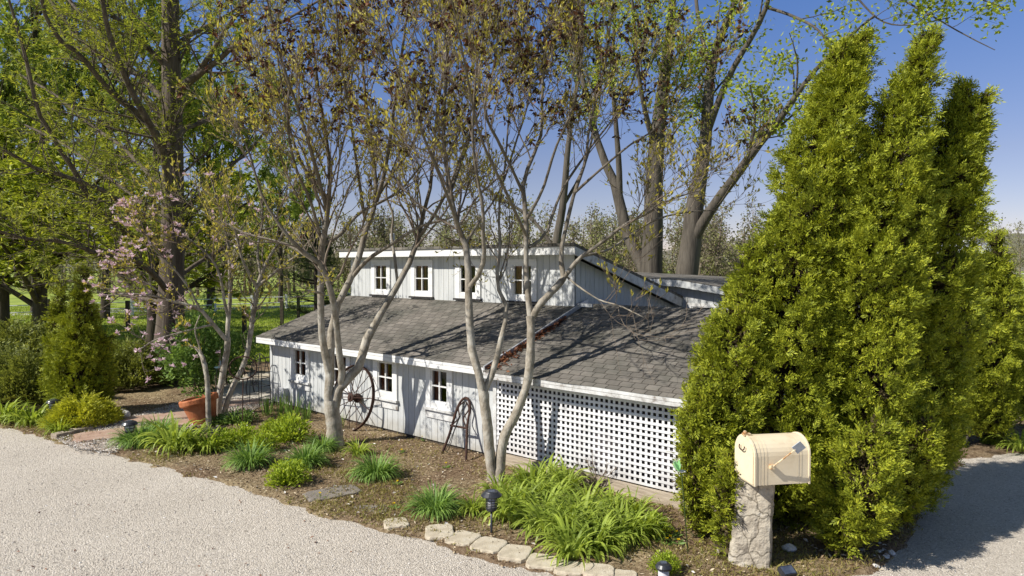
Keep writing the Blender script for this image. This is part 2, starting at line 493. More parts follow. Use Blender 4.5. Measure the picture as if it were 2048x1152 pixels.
def shingle_mat():
    m, N, L, b = nt_new('asphalt_shingles')
    tc = N.new('ShaderNodeTexCoord')
    br = N.new('ShaderNodeTexBrick')
    br.inputs['Scale'].default_value = 1.0
    br.inputs['Brick Width'].default_value = 0.19
    br.inputs['Row Height'].default_value = 0.132
    br.inputs['Mortar Size'].default_value = 0.007
    br.inputs['Bias'].default_value = -0.1
    br.offset = 0.37
    br.inputs['Color1'].default_value = (0.125, 0.118, 0.110, 1)
    br.inputs['Color2'].default_value = (0.188, 0.177, 0.165, 1)
    br.inputs['Mortar'].default_value = (0.04, 0.036, 0.032, 1)
    sp = N.new('ShaderNodeSeparateXYZ')
    cb = N.new('ShaderNodeCombineXYZ')
    L.new(tc.outputs['Object'], sp.inputs[0])
    L.new(sp.outputs[0], cb.inputs[0]); L.new(sp.outputs[1], cb.inputs[1])
    L.new(cb.outputs[0], br.inputs['Vector'])
    n = N.new('ShaderNodeTexNoise'); n.inputs['Scale'].default_value = 1.3; n.inputs['Detail'].default_value = 7; n.inputs['Roughness'].default_value = 0.7
    L.new(tc.outputs['Object'], n.inputs['Vector'])
    r = N.new('ShaderNodeValToRGB')
    r.color_ramp.elements[0].position = 0.35; r.color_ramp.elements[0].color = (0.72, 0.74, 0.68, 1)
    r.color_ramp.elements[1].position = 0.66; r.color_ramp.elements[1].color = (1.4, 1.33, 1.26, 1)
    L.new(n.outputs[0], r.inputs[0])
    mx = N.new('ShaderNodeMix'); mx.data_type = 'RGBA'; mx.blend_type = 'MULTIPLY'; mx.inputs[0].default_value = 1
    L.new(br.outputs[0], mx.inputs[6]); L.new(r.outputs[0], mx.inputs[7])
    L.new(mx.outputs[2], b.inputs['Base Color'])
    b.inputs['Roughness'].default_value = 0.95
    b.inputs['Specular IOR Level'].default_value = 0.15
    n2 = N.new('ShaderNodeTexNoise'); n2.inputs['Scale'].default_value = 90; n2.inputs['Detail'].default_value = 3
    L.new(tc.outputs['Object'], n2.inputs['Vector'])
    bp = N.new('ShaderNodeBump'); bp.inputs['Strength'].default_value = 0.5; bp.inputs['Distance'].default_value = 0.01
    L.new(n2.outputs[0], bp.inputs['Height']); L.new(bp.outputs[0], b.inputs['Normal'])
    return m


def pillar_mat():
    m = mat('rough_stone_blocks', [(0.17, 0.145, 0.115), (0.36, 0.315, 0.25), (0.47, 0.42, 0.335), (0.50, 0.48, 0.44)], 6.5, 0.95, 0.8, 30, detail=9)
    N, L = m.node_tree.nodes, m.node_tree.links
    b = N['Principled BSDF']
    src = b.inputs['Base Color'].links[0].from_socket
    tc = N.new('ShaderNodeTexCoord')
    mp = N.new('ShaderNodeMapping'); mp.inputs['Scale'].default_value = (1, 1, .8)
    L.new(tc.outputs['Object'], mp.inputs[0])
    nz = N.new('ShaderNodeTexNoise'); nz.inputs['Scale'].default_value = 6
    L.new(mp.outputs[0], nz.inputs['Vector'])
    va = N.new('ShaderNodeMix'); va.data_type = 'VECTOR'; va.inputs[0].default_value = .16
    L.new(mp.outputs[0], va.inputs[4]); L.new(nz.outputs['Color'], va.inputs[5])
    v = N.new('ShaderNodeTexVoronoi'); v.feature = 'DISTANCE_TO_EDGE'; v.inputs['Scale'].default_value = 4.6
    L.new(va.outputs[1], v.inputs['Vector'])
    r = N.new('ShaderNodeValToRGB')
    r.color_ramp.elements[0].position = 0.0; r.color_ramp.elements[0].color = (.22, .2, .17, 1)
    r.color_ramp.elements[1].position = 0.035; r.color_ramp.elements[1].color = (1, 1, 1, 1)
    L.new(v.outputs['Distance'], r.inputs[0])
    mx = N.new('ShaderNodeMix'); mx.data_type = 'RGBA'; mx.blend_type = 'MULTIPLY'; mx.inputs[0].default_value = .85
    L.new(src, mx.inputs[6]); L.new(r.outputs[0], mx.inputs[7])
    L.new(mx.outputs[2], b.inputs['Base Color'])
    return m


def upper_shade(m, z0, z1, colr):  # darkens the base colour with height: crown shade put into the bark
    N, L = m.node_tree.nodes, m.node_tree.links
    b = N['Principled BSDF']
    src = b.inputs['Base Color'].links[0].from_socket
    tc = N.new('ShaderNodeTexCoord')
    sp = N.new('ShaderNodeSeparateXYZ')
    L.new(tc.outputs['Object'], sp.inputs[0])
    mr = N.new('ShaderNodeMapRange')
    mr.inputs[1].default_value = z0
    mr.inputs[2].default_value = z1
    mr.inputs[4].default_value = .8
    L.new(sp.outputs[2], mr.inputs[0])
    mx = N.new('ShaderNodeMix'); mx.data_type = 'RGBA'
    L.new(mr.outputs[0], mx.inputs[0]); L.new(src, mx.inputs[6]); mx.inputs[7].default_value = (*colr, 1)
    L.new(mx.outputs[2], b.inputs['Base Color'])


def splash(m, z1, colr):
    N, L = m.node_tree.nodes, m.node_tree.links
    b = N['Principled BSDF']
    src = b.inputs['Base Color'].links[0].from_socket
    tc = N.new('ShaderNodeTexCoord')
    sp = N.new('ShaderNodeSeparateXYZ')
    L.new(tc.outputs['Object'], sp.inputs[0])
    n = N.new('ShaderNodeTexNoise'); n.inputs['Scale'].default_value = 7; n.inputs['Detail'].default_value = 6
    L.new(tc.outputs['Object'], n.inputs['Vector'])
    ad = N.new('ShaderNodeMath'); ad.operation = 'MULTIPLY_ADD'; ad.inputs[1].default_value = -.5
    L.new(n.outputs[0], ad.inputs[0]); L.new(sp.outputs[2], ad.inputs[2])
    mr = N.new('ShaderNodeMapRange')
    mr.inputs[1].default_value = -.22; mr.inputs[2].default_value = z1 - .2
    mr.inputs[3].default_value = .65; mr.inputs[4].default_value = 0
    L.new(ad.outputs[0], mr.inputs[0])
    mx = N.new('ShaderNodeMix'); mx.data_type = 'RGBA'
    L.new(mr.outputs[0], mx.inputs[0]); L.new(src, mx.inputs[6]); mx.inputs[7].default_value = (*colr, 1)
    L.new(mx.outputs[2], b.inputs['Base Color'])


splash(M['siding'], .30, (.30, .27, .21))
splash(M['lattice'], .42, (.36, .33, .29))
upper_shade(M['bark_magnolia'], 1.9, 4.2, (.085, .066, .05))  # painted shade on the upper stems
M['stone_pillar'] = pillar_mat()
M['gravel'] = gravel_mat('pale_gravel', 1.08)
M['path'] = mat('path_grit', [(0.22, 0.16, 0.125), (0.40, 0.32, 0.26), (0.52, 0.44, 0.37), (0.66, 0.6, 0.54)], 30, 0.95, 0.6, 50, detail=8)
M['mulch'] = mulch_mat()
M['shingle'] = shingle_mat()
M['lawn'] = mat('lawn_green', [(0.105, 0.154, 0.0273), (0.21, 0.278, 0.0429), (0.315, 0.378, 0.0585), (0.42, 0.396, 0.117)], 0.35, 0.95, 0.6, 14, detail=10)
M['hill'] = mat('wooded_hill', [(0.10, 0.09, 0.075), (0.17, 0.16, 0.11), (0.22, 0.22, 0.15)], 0.12, 0.95, detail=10)
M['road'] = mat('pale_road', [(0.45, 0.43, 0.40), (0.58, 0.56, 0.53)], 0.8, 0.9)

# ------------------------------------------------------------------ ground, drive, bed, path, patio
def sd_poly(X, Y, poly):                     # signed distance, positive inside
    poly = np.asarray(poly, float)
    d2 = np.full(X.shape, 1e18)
    ins = np.zeros(X.shape, bool)
    for (x1, y1), (x2, y2) in zip(poly, np.roll(poly, -1, 0)):
        ex, ey = x2 - x1, y2 - y1
        t = np.clip(((X - x1) * ex + (Y - y1) * ey) / (ex * ex + ey * ey + 1e-12), 0, 1)
        d2 = np.minimum(d2, (X - x1 - t * ex) ** 2 + (Y - y1 - t * ey) ** 2)
        c = ((y1 > Y) != (y2 > Y)) & (X < (x2 - x1) * (Y - y1) / (y2 - y1 + 1e-12) + x1)
        ins ^= c
    return np.where(ins, 1, -1) * np.sqrt(d2)


def vnoise(X, Y, s, seed):                   # smooth value noise
    r = np.random.default_rng(seed).random((256, 256))
    x, y = X * s + 1000, Y * s + 1000
    xi, yi = np.floor(x).astype(int), np.floor(y).astype(int)
    fx, fy = x - xi, y - yi
    fx, fy = fx * fx * (3 - 2 * fx), fy * fy * (3 - 2 * fy)
    a, b = r[xi % 256, yi % 256], r[(xi + 1) % 256, yi % 256]
    c, d = r[xi % 256, (yi + 1) % 256], r[(xi + 1) % 256, (yi + 1) % 256]
    return (a * (1 - fx) + b * fx) * (1 - fy) + (c * (1 - fx) + d * fx) * fy - 0.5


def sheet(name, poly, z, m):
    from mathutils.geometry import tessellate_polygon
    mb = MB()
    V = [(x, y, z) for x, y in poly]
    T = np.array(tessellate_polygon([[Vector(v) for v in V]]))
    nz = np.cross(np.array(V)[T[:, 1]] - np.array(V)[T[:, 0]], np.array(V)[T[:, 2]] - np.array(V)[T[:, 0]])[:, 2]
    T[nz < 0] = T[nz < 0][:, ::-1]
    mb.add(V, T)
    return tag(mk(name, mb, m), kind='structure')


px = lambda *a: [tuple(G(x, y)[:2]) for x, y in a]
sheet('ground', [(-900, -300), (900, -300), (900, 1500), (-900, 1500)], -0.024, M['lawn'])
sheet('driveway', [(-30, -6), (15, -6), (15, 12.6), (-30, 12.6)], 0.0, M['gravel'])

BED = px((-120, 850), (0, 857), (60, 868), (105, 880), (150, 893), (200, 905), (268, 920), (347, 941), (439, 966), (490, 985),
         (559, 1006), (620, 1023), (678, 1036), (747, 1053), (832, 1081), (897, 1096), (955, 1117), (1040, 1137), (1092, 1152), (1200, 1180),
         (1400, 1210), (1600, 1200), (1740, 1150), (1810, 1090), (1850, 1020), (1880, 950), (1930, 920), (2060, 905)) + [(9.5, 10.9), (15, 11.5), (15, 16), (-4, 21), (-22, 21), (-22, 13)]
nx, ny = 470, 270
gx, gy = np.meshgrid(np.linspace(-17, 11, nx), np.linspace(5.0, 21, ny))
BN = 0.16 * vnoise(gx, gy, 2.2, 1) + 0.12 * vnoise(gx, gy, 6, 2)
sdb = sd_poly(gx, gy, BED) + BN
BZ = np.clip(sdb * 0.35, -0.09, 0.03) + np.where(sdb > 0, 0.03 * vnoise(gx, gy, 3.5, 3) + 0.03 * vnoise(gx, gy, 11, 4), 0)


def bed_z(x, y):
    i = int(np.clip(round((x + 17) / 28 * (nx - 1)), 0, nx - 1))
    j = int(np.clip(round((y - 5.0) / 16 * (ny - 1)), 0, ny - 1))
    return max(0.0, float(BZ[j, i]))


mb = MB()
ii = (np.arange(ny - 1)[:, None] * nx + np.arange(nx - 1)[None]).reshape(-1)
q = np.stack([ii, ii + 1, ii + nx + 1, ii + nx], -1)
keep = (BZ.reshape(-1)[q] > -0.085).any(1)
mb.add(np.stack([gx, gy, BZ], -1).reshape(-1, 3), q[keep])
tag(mk('flower_bed', mb, M['mulch'], smooth=True), kind='structure')

sheet('path', px((118, 884), (160, 874), (235, 852), (262, 838), (330, 820), (390, 800), (440, 790), (520, 800), (540, 808), (480, 835), (400, 860), (330, 868), (265, 882), (225, 908), (160, 902)), 0.04, M['path'])
sheet('patio', px((400, 808), (470, 801), (545, 803), (600, 790), (600, 745), (500, 752), (440, 770)), 0.062, M['concrete'])
sheet('far_road', [(-60, 25.5), (-28.8, 41), (-16.7, 47), (-4, 53), (30, 66), (30, 70), (-5, 56.5), (-17, 50), (-30, 44), (-60, 29)], 0.0, M['road'])
sheet('road', [(60, 215), (500, 255), (500, 275), (60, 235)], 0.02, M['road'])

# ------------------------------------------------------------------ garden house (built in its own axes: x along the front, y into the house)
HU = np.array([-0.75632685, 0.65419393, 0.0])
HV = np.array([0.65419393, 0.75632685, 0.0])
HO = G(985, 823 + .251 * 385)


def H(x, y, z=0.0):                          # house axes -> world
    return HO - HU * x + HV * y + np.array([0, 0, z])


house = thing('garden_house', 'low white board-sided garden house with grey shingle roofs behind the magnolias', 'house', HO, rz=math.atan2(-HU[1], -HU[0]))
SIDE_R = np.array([[0, -1, 0], [1, 0, 0], [0, 0, 1.0]])


def siding(name, a0, a1, z0, top, holes=(), R=None, at=(0, 0, 0), pitch=0.145, m='siding', back=True):
    """vertical boards in the x-z plane facing -y, cut round the holes; top is z or a function of x"""
    mb = MB()
    topf = top if callable(top) else (lambda a: top)
    rows = []
    a = a0
    while a < a1 - 0.01:
        b = min(a + pitch, a1)
        rows.append((a + 0.005, b - 0.005, 0.0))
        a = b
    for (b0, b1, _) in rows:
        cuts = [(h[2], h[3]) for h in holes if h[0] < (b0 + b1) / 2 < h[1]]
        lo = z0
        segs = []
        for c0, c1 in sorted(cuts):
            segs.append((lo, c0, None)); lo = c1
        segs.append((lo, None, None))
        for s0, s1, _ in segs:
            t0, t1 = (s1, s1) if s1 is not None else (topf(b0), topf(b1))
            if min(t0, t1) <= s0: continue
            V = np.array([[b0, -.02, s0], [b1, -.02, s0], [b1, -.02, t1], [b0, -.02, t0], [b0, 0, s0], [b1, 0, s0], [b1, 0, t1], [b0, 0, t0]])
            if R is not None: V = V @ R.T
            mb.add(V + np.array(at), [[0, 1, 2, 3], [4, 7, 6, 5], [0, 4, 5, 1], [3, 2, 6, 7], [0, 3, 7, 4], [1, 5, 6, 2]])
    if back:                                  # sheathing behind the boards, seen in the grooves
        xs = sorted({a0, a1} | {h[0] for h in holes} | {h[1] for h in holes})
        for b0, b1 in zip(xs[:-1], xs[1:]):
            cuts = [(h[2], h[3]) for h in holes if h[0] < (b0 + b1) / 2 < h[1]]
            lo = z0
            for c0, c1 in sorted(cuts) + [(None, None)]:
                t0, t1 = (c0, c0) if c0 is not None else (topf(b0) - .01, topf(b1) - .01)
                V = np.array([[b0, -.008, lo], [b1, -.008, lo], [b1, -.008, t1], [b0, -.008, t0]])
                if R is not None: V = V @ R.T
                mb.add(V + np.array(at), [[0, 1, 2, 3]], 0)
                lo = c1
    return mk(name, mb, M[m], house, local=True)


LW = [(-5.50, -5.07), (-4.13, -3.70), (-2.76, -2.34), (-1.35, -0.96)]
UW = [(-5.49, -5.07), (-4.12, -3.68), (-2.75, -2.30), (-1.33, -0.88)]
lz, uz = (0.735, 1.275), (2.43, 3.0)
siding('wall', -6.43, 0.10, 0.085, 1.40, [(a - .03, b + .03, lz[0] - .03, lz[1] + .03) for a, b in LW])
siding('wall', -6.43, 0.05, 2.2, 3.22, [(a - .03, b + .03, uz[0] - .03, uz[1] + .03) for a, b in UW], at=(0, 2.07, 0))
RS = -(3.36 - 2.27) / (5.75 - 1.77)
siding('wall', 2.09, 5.75, 1.3, lambda a: 3.20 + RS * (a - 1.77), R=SIDE_R, at=(0.05, 0, 0))
siding('wall', -4.0, -0.01, 0.03, 1.45, R=np.array([[0, 1, 0], [-1, 0, 0], [0, 0, 1.0]]), at=(-6.43, 0, 0))
siding('wall', -5.75, -2.07, 1.3, lambda a: 3.20 + RS * (-a - 1.77), R=np.array([[0, 1, 0], [-1, 0, 0], [0, 0, 1.0]]), at=(-6.43, 0, 0))
WT = lambda x: 2.72 - 0.036 * (x + .85) if x < .26 else 2.68 - 0.137 * (x - .26)
siding('wall', -1.5, 4.2, 0.5, lambda a: WT(a) - .15, [(.45, 1.02, 1.75, 2.16), (1.22, 1.8, 1.75, 2.12)], at=(0, 5.75, 0))
siding('wall', 0.0, 4.7, 0.03, lambda a: 1.40 + .327 * min(a, 4.6 - a), R=SIDE_R, at=(3.5, -.05, 0))
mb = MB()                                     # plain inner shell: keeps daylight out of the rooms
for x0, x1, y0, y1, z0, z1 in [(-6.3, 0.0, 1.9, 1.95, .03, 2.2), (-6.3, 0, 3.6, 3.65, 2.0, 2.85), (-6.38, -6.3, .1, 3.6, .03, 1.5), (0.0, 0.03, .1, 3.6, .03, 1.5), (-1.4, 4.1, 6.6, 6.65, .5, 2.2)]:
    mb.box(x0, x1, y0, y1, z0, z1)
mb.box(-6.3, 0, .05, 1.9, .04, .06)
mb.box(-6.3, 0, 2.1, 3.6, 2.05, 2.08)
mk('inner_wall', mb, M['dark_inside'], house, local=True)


def window(x0, x1, z0, z1, y, cut=True, sill=True, curtain=0.5, apron=True, cas=0.12, cols=2, top=.11):
    mb = MB()
    f = y - .05                               # casing front face
    mb.box(x0 - cas, x0, f, y - .021, z0 - .1, z1 + top)
    mb.box(x1, x1 + cas, f, y - .021, z0 - .1, z1 + top)
    mb.box(x0, x1, f + .003, y - .021, z1, z1 + top)
    mb.box(x0, x1, f + .003, y - .021, z0 - .1, z0)
    s = y - .035                              # sash
    for b in ((x0, x0 + .022, z0, z1), (x1 - .022, x1, z0, z1), (x0 + .022, x1 - .022, z1 - .02, z1), (x0 + .022, x1 - .022, z0, z0 + .025)):
        mb.box(b[0], b[1], s, y + .02, b[2], b[3])
    for k in range(1, cols):
        cx = x0 + (x1 - x0) * k / cols
        mb.box(cx - .011, cx + .011, s, y + .01, z0 + .025, z1 - .02)
    cz = (z0 + z1) / 2
    for k in range(cols):
        mb.box(x0 + .022 if k == 0 else x0 + (x1 - x0) * k / cols + .011, x1 - .022 if k == cols - 1 else x0 + (x1 - x0) * (k + 1) / cols - .011, s + .002, y + .008, cz - .01, cz + .01)
    w = mk('window', mb, M['trim'], house, local=True)
    pb = MB()
    pb.add([[x0 + .01, y - .005, z0 + .01], [x1 - .01, y - .005, z0 + .01], [x1 - .01, y - .005, z1 - .01], [x0 + .01, y - .005, z1 - .01]], [[0, 1, 2, 3]])
    mk('pane', pb, M['glass'], w, local=True)
    if sill:
        sb = MB()
        sb.box(x0 - cas - .03, x1 + cas + .03, f - .04, y - .021, z0 - .135, z0 - .1)
        if apron: sb.box(x0 - cas - .015, x1 + cas + .015, f + .005, y - .021, z0 - .27, z0 - .135)
        mk('sill', sb, M['trim_worn'] if apron else M['dark_metal'], w, local=True)
    if curtain:
        cb = MB()
        n = 12
        a = np.linspace(x0 - .05, x0 + (x1 - x0) * curtain, n)
        yy = y + .045 + .012 * np.sin(np.arange(n) * 1.9)
        V = np.concatenate([np.stack([a, yy, np.full(n, z0 - .08)], -1), np.stack([a, yy, np.full(n, z1 + .08)], -1)])
        cb.add(V, [[i, i + 1, n + i + 1, n + i] for i in range(n - 1)])
        mk('curtain', cb, M['curtain'], w, local=True)
    return w


for i, (a, b) in enumerate(LW):
    window(a, b, *lz, 0.0, curtain=(.5, .55, .5, .35)[i], top=.10)
for i, (a, b) in enumerate(UW):
    window(a, b, *uz, 2.07, curtain=(.5, .6, 0, .5)[i], apron=False)
window(.48, .99, 1.78, 2.13, 5.75, sill=False, curtain=0, cas=.09, cols=1, top=.06)
window(1.25, 1.77, 1.78, 2.09, 5.75, sill=False, curtain=0, cas=.09, cols=1, top=.06)


def roof(name, x0, x1, y0, z0, y1, z1, n, xfn=None, thick=.05):
    mb = MB()
    for k in range(n):
        ya, yb = y0 + (y1 - y0) * k / n, y0 + (y1 - y0) * (k + 1) / n
        za, zb = z0 + (z1 - z0) * k / n, z0 + (z1 - z0) * (k + 1) / n
        m = max(2, int((x1 - x0) / .35))
        xs = np.linspace(x0, x1, m + 1)
        j = .004 * rng.standard_normal(m + 1)
        V = np.concatenate([np.stack([xs, np.full(m + 1, ya) + j, np.full(m + 1, za)], -1), np.stack([xs, np.full(m + 1, ya) + j, za + .012 + .4 * np.abs(j)], -1), np.stack([xs, np.full(m + 1, yb), np.full(m + 1, zb + .002)], -1)])
        F = []
        for i in range(m):
            F += [[i, i + 1, m + 1 + i + 1, m + 1 + i], [m + 1 + i, m + 2 + i, 2 * m + 3 + i, 2 * m + 2 + i]]
        mb.add(V, F)
    t = thick
    mb.add([[x0, y0 + .004, z0 - t], [x1, y0 + .004, z0 - t], [x1, y1, z1 - t], [x0, y1, z1 - t], [x0, y0 + .004, z0], [x1, y0 + .004, z0], [x1, y1, z1], [x0, y1, z1]],
           [[0, 3, 2, 1], [0, 4, 7, 3], [1, 2, 6, 5], [3, 7, 6, 2]])
    return mk(name, mb, M['shingle'], house, local=True)


rl = roof('roof', -6.50, 0.12, -.33, 1.48, 2.06, 2.275, 18)
rr = roof('roof', 0.135, 3.62, -.36, 1.425, 2.36, 2.315, 20)
roof('roof', 0.135, 3.62, 4.9, 1.45, 2.36, 2.30, 18)
roof('roof', -6.55, .27, 5.95, 2.275, 1.75, 3.375, 26)
mb = MB()                                      # rear wing roof, two slopes
for x0, x1 in ((-3, .26), (.26, 4.4)):
    V = []
    for y in (5.5, 9.0):
        for x in (x0, x1):
            V += [[x, y, WT(x) + .012], [x, y, WT(x) - .05]]
    mb.add(V, [[0, 2, 6, 4], [1, 5, 7, 3], [0, 1, 3, 2], [4, 6, 7, 5], [0, 4, 5, 1], [2, 3, 7, 6]])
mk('roof', mb, M['shingle'], house, local=True)


def slope_board(name, p0, p1, w, h, m, drop=0.0):  # board along a line in house axes: thickness w along x or y, height h downwards
    p0, p1 = np.array(p0, float), np.array(p1, float)
    d = p1 - p0
    s = unit(np.array([-d[1], d[0], 0.0]))
    V = []
    for p in (p0, p1):
        for a in (0, 1):
            for b in (0, 1):
                V.append(p + s * w * a - np.array([0, 0, h * b]))
    mb = MB()
    mb.add(V, [[0, 1, 3, 2], [4, 6, 7, 5], [0, 4, 5, 1], [2, 3, 7, 6], [0, 2, 6, 4], [1, 5, 7, 3]])
    return mk(name, mb, M[m], house, local=True)


slope_board('fascia', (-6.5, -.30, 1.478), (.12, -.30, 1.478), -.022, .12, 'trim')
slope_board('fascia', (.14, -.33, 1.425), (3.62, -.33, 1.425), -.022, .10, 'trim_worn')
slope_board('fascia', (-6.5, 1.80, 3.362), (.245, 1.80, 3.362), -.022, .185, 'trim')
slope_board('rake_board', (.245, 1.778, 3.362), (.245, 5.95, 3.362 + RS * 4.172), -.024, .185, 'trim_worn')
slope_board('fascia', (.262, 5.52, WT(.26)), (4.4, 5.52, WT(4.4)), -.022, .14, 'siding')
slope_board('fascia', (-3, 5.52, WT(-3)), (.258, 5.52, WT(.26)), -.022, .14, 'siding')
sof = MB()
sof.add([[-6.5, -.30, 1.372], [.12, -.30, 1.372], [.12, 0, 1.40], [-6.5, 0, 1.40]], [[0, 3, 2, 1]])
sof.add([[-6.5, 1.80, 3.185], [.245, 1.80, 3.185], [.245, 2.07, 3.19], [-6.5, 2.07, 3.19]], [[0, 3, 2, 1]])
sof.add([[.05, 2.07, 3.17], [.245, 2.07, 3.17], [.245, 5.9, 3.17 + RS * 3.83], [.05, 5.9, 3.17 + RS * 3.83]], [[0, 3, 2, 1]])
mk('soffit', sof, M['siding'], house, local=True)
tr = MB()                                      # corner boards and the flashing between the roofs
tr.box(-.06, .075, 2.035, 2.05, 2.28, 3.19)
mk('corner_board', tr, M['siding'], house, local=True)
tr = MB()
tr.box(-6.45, -6.36, -.036, -.021, .03, 1.37)
mk('corner_board', tr, M['siding'], house, local=True)
fl = slope_board('flashing', (.122, -.34, 1.50), (.122, 2.36, 2.40), -.03, .07, 'flash')
mb = MB()
mb.box(.085, .40, 2.10, 2.135, 2.27, 2.33)
mk('flashing', mb, M['flash'], house, local=True)

# lattice screen under the right-hand roof
mb = MB()
L0, L1, Z0, Z1, pitch, w = .17, 3.5, .20, 1.325, .079, .0345
nv, nh = int((L1 - L0) / pitch), int((Z1 - Z0) / pitch)
for k in range(nv + 1):
    x = L0 + k * pitch
    j = rng.normal(0, .0015)
    mb.box(x + j, x + j + w, -.082, -.074, Z0, Z1)
for k in range(nh + 1):
    z = Z0 + k * pitch
    j = rng.normal(0, .0015)
    mb.box(L0, L1 + w, -.0915, -.0835, z + j, z + j + w)
mk('lattice_panel', mb, M['lattice'], house, local=True)
mb = MB()
mb.box(.10, .168, -.10, -.05, .03, 1.33)
mb.box(.10, 3.55, -.12, -.06, 1.328, 1.40)
mk('lattice_frame', mb, M['trim_worn'], house, local=True)
mb = MB()
mb.box(.19, 3.55, -.17, -.095, .0, .185)
mb.box(.10, .188, -.185, -.09, .0, .15)
mk('base_timber', mb, M['timber'], house, local=True)
mb = MB()
mb.box(-6.42, .09, .012, .05, -.02, .10)  # dark strip standing in for the shadow in the gap below the boards
mk('gap_shadow_strip', mb, M['wood_post'], house, local=True)
mb = MB()
mb.box(.12, 3.5, .40, .42, .02, 1.5)
mk('inner_wall', mb, M['dark_inside'], house, local=True)
mb = MB()
mb.box(-5.90, -5.76, -.13, -.022, .27, .43)
mb.box(-5.92, -5.74, -.14, -.13, .25, .45)
mk('outlet_box', mb, M['grey_box'], house, local=True)
mb = MB()
mb.lathe([(.0, 0), (.045, 0), (.045, .62), (.06, .62), (.06, .78), (.0, .80)], (-6.05, 3.0, 2.98), 12)
mk('vent_pipe', mb, M['grey_box'], house, local=True)

# dead leaves heaped where the two roofs meet
n = 520
f = rng.random(n) ** 1.2
pos = np.stack([.15 + np.abs(rng.normal(0, .09, n)) * (1.3 - f), -.3 + 1.9 * f, np.zeros(n)], -1)
pos[:, 2] = 1.425 + (pos[:, 1] + .36) / 2.72 * .89 + .018 + .05 * rng.random(n) * np.exp(-((pos[:, 0] - .15) / .08))
W = np.array([H(*p) for p in pos])
mb = MB()
d = unit(rng.normal(0, 1, (n, 3)) * [1, 1, .35])
mb.leaves(W, d, rng.normal(0, .5, (n, 3)) + [0, 0, 1], rng.uniform(.04, .09, n), rng.uniform(.025, .05, n))
tag(mk('leaf_litter', mb, M['litter']), 'reddish brown dead leaves heaped along the roof flashing', 'dead leaves', kind='stuff')

# ------------------------------------------------------------------ tree building
def spline(pts, S):                          # smooth resampling of rows (x, y, z, r)
    p = np.asarray(pts, float)
    if len(p) == 2:
        t = np.linspace(0, 1, S)[:, None]
        return p[0] * (1 - t) + p[1] * t
    q = np.vstack([2 * p[0] - p[1], p, 2 * p[-1] - p[-2]])
    seg = np.linalg.norm(np.diff(p[:, :3], axis=0), axis=1)
    cum = np.concatenate([[0], np.cumsum(seg)])
    out = []
    for u in np.linspace(0, cum[-1], S):
        i = int(min(np.searchsorted(cum, u, 'right') - 1, len(p) - 2))
        t = (u - cum[i]) / max(seg[i], 1e-9)
        a, b, c, d = q[i], q[i + 1], q[i + 2], q[i + 3]
        out.append(0.5 * (2 * b + (c - a) * t + (2 * a - 5 * b + 4 * c - d) * t * t + (3 * b - a - 3 * c + d) * t ** 3))
    o = np.array(out)
    o[:, 3] = np.maximum(o[:, 3], 0.003)
    return o


def traced(lines, d0, S=14):                 # lines of (photo x, photo y, depth offset, width in photo px) -> P, R
    Ps, Rs = [], []
    for ln in lines:
        rows = []
        for x, y, dd, w in ln:
            d = d0 + dd
            rows.append([*P(x, y, d), w * 0.5 * d / FPX])
        o = spline(rows, S)
        Ps.append(o[:, :3]); Rs.append(o[:, 3])
    return np.array(Ps), np.array(Rs)


def kids(Pp, Rp, per_m, f0, L, ang=0.8, up=0.3, S=7, wob=0.12, lift=0.02, rs=0.55, rmin=0.003, f1=1.0, taper=0.5, cap=None, bias=None, tip=0.3):
    """a generation of branches along the paths Pp"""
    N, S0, _ = Pp.shape
    seg = np.linalg.norm(np.diff(Pp, axis=1), axis=2).sum(1)
    cnt = rng.poisson(per_m * seg * (f1 - f0))
    idx = np.repeat(np.arange(N), cnt)
    if cap and len(idx) > cap:
        idx = rng.choice(idx, cap, replace=False)
    n = len(idx)
    f = f0 + (f1 - f0) * rng.random(n)
    u = f * (S0 - 1)
    i = np.minimum(u.astype(int), S0 - 2)
    t = (u - i)[:, None]
    pos = Pp[idx, i] * (1 - t) + Pp[idx, i + 1] * t
    T = unit(Pp[idx, i + 1] - Pp[idx, i])
    rad = Rp[idx, i] * (1 - t[:, 0]) + Rp[idx, i + 1] * t[:, 0]
    a = rng.normal(ang, .2, n)[:, None]
    rv = rng.normal(0, 1, (n, 3))
    if bias is not None: rv = rv + np.asarray(bias)
    per = unit(rv - (rv * T).sum(1, keepdims=True) * T)
    d = np.cos(a) * T + np.sin(a) * per
    d[:, 2] += up
    d = unit(d)
    Ln = rng.uniform(L[0], L[1], n) * (1 - taper * f)
    step = (Ln / (S - 1))[:, None]
    pts = [pos]
    for k in range(S - 1):
        pos = pos + d * step
        pts.append(pos)
        d = d + wob * rng.normal(0, 1, (n, 3))
        d[:, 2] += lift
        d = unit(d)
    R0 = np.maximum(np.minimum(rad * rs, Ln * .022 + .002), rmin)
    R = R0[:, None] * np.linspace(1, tip, S)[None]
    return np.stack(pts, 1), np.maximum(R, rmin * .7)


def along(Pp, k, f0=0.2, f1=1.0):            # k random points per path with tangents
    N, S0, _ = Pp.shape
    idx = np.repeat(np.arange(N), k)
    u = (f0 + (f1 - f0) * rng.random(len(idx))) * (S0 - 1)
    i = np.minimum(u.astype(int), S0 - 2)
    t = (u - i)[:, None]
    return Pp[idx, i] * (1 - t) + Pp[idx, i + 1] * t, unit(Pp[idx, i + 1] - Pp[idx, i])


def rnd(n, s=(1, 1, 1)):
    return rng.normal(0, 1, (n, 3)) * np.asarray(s)


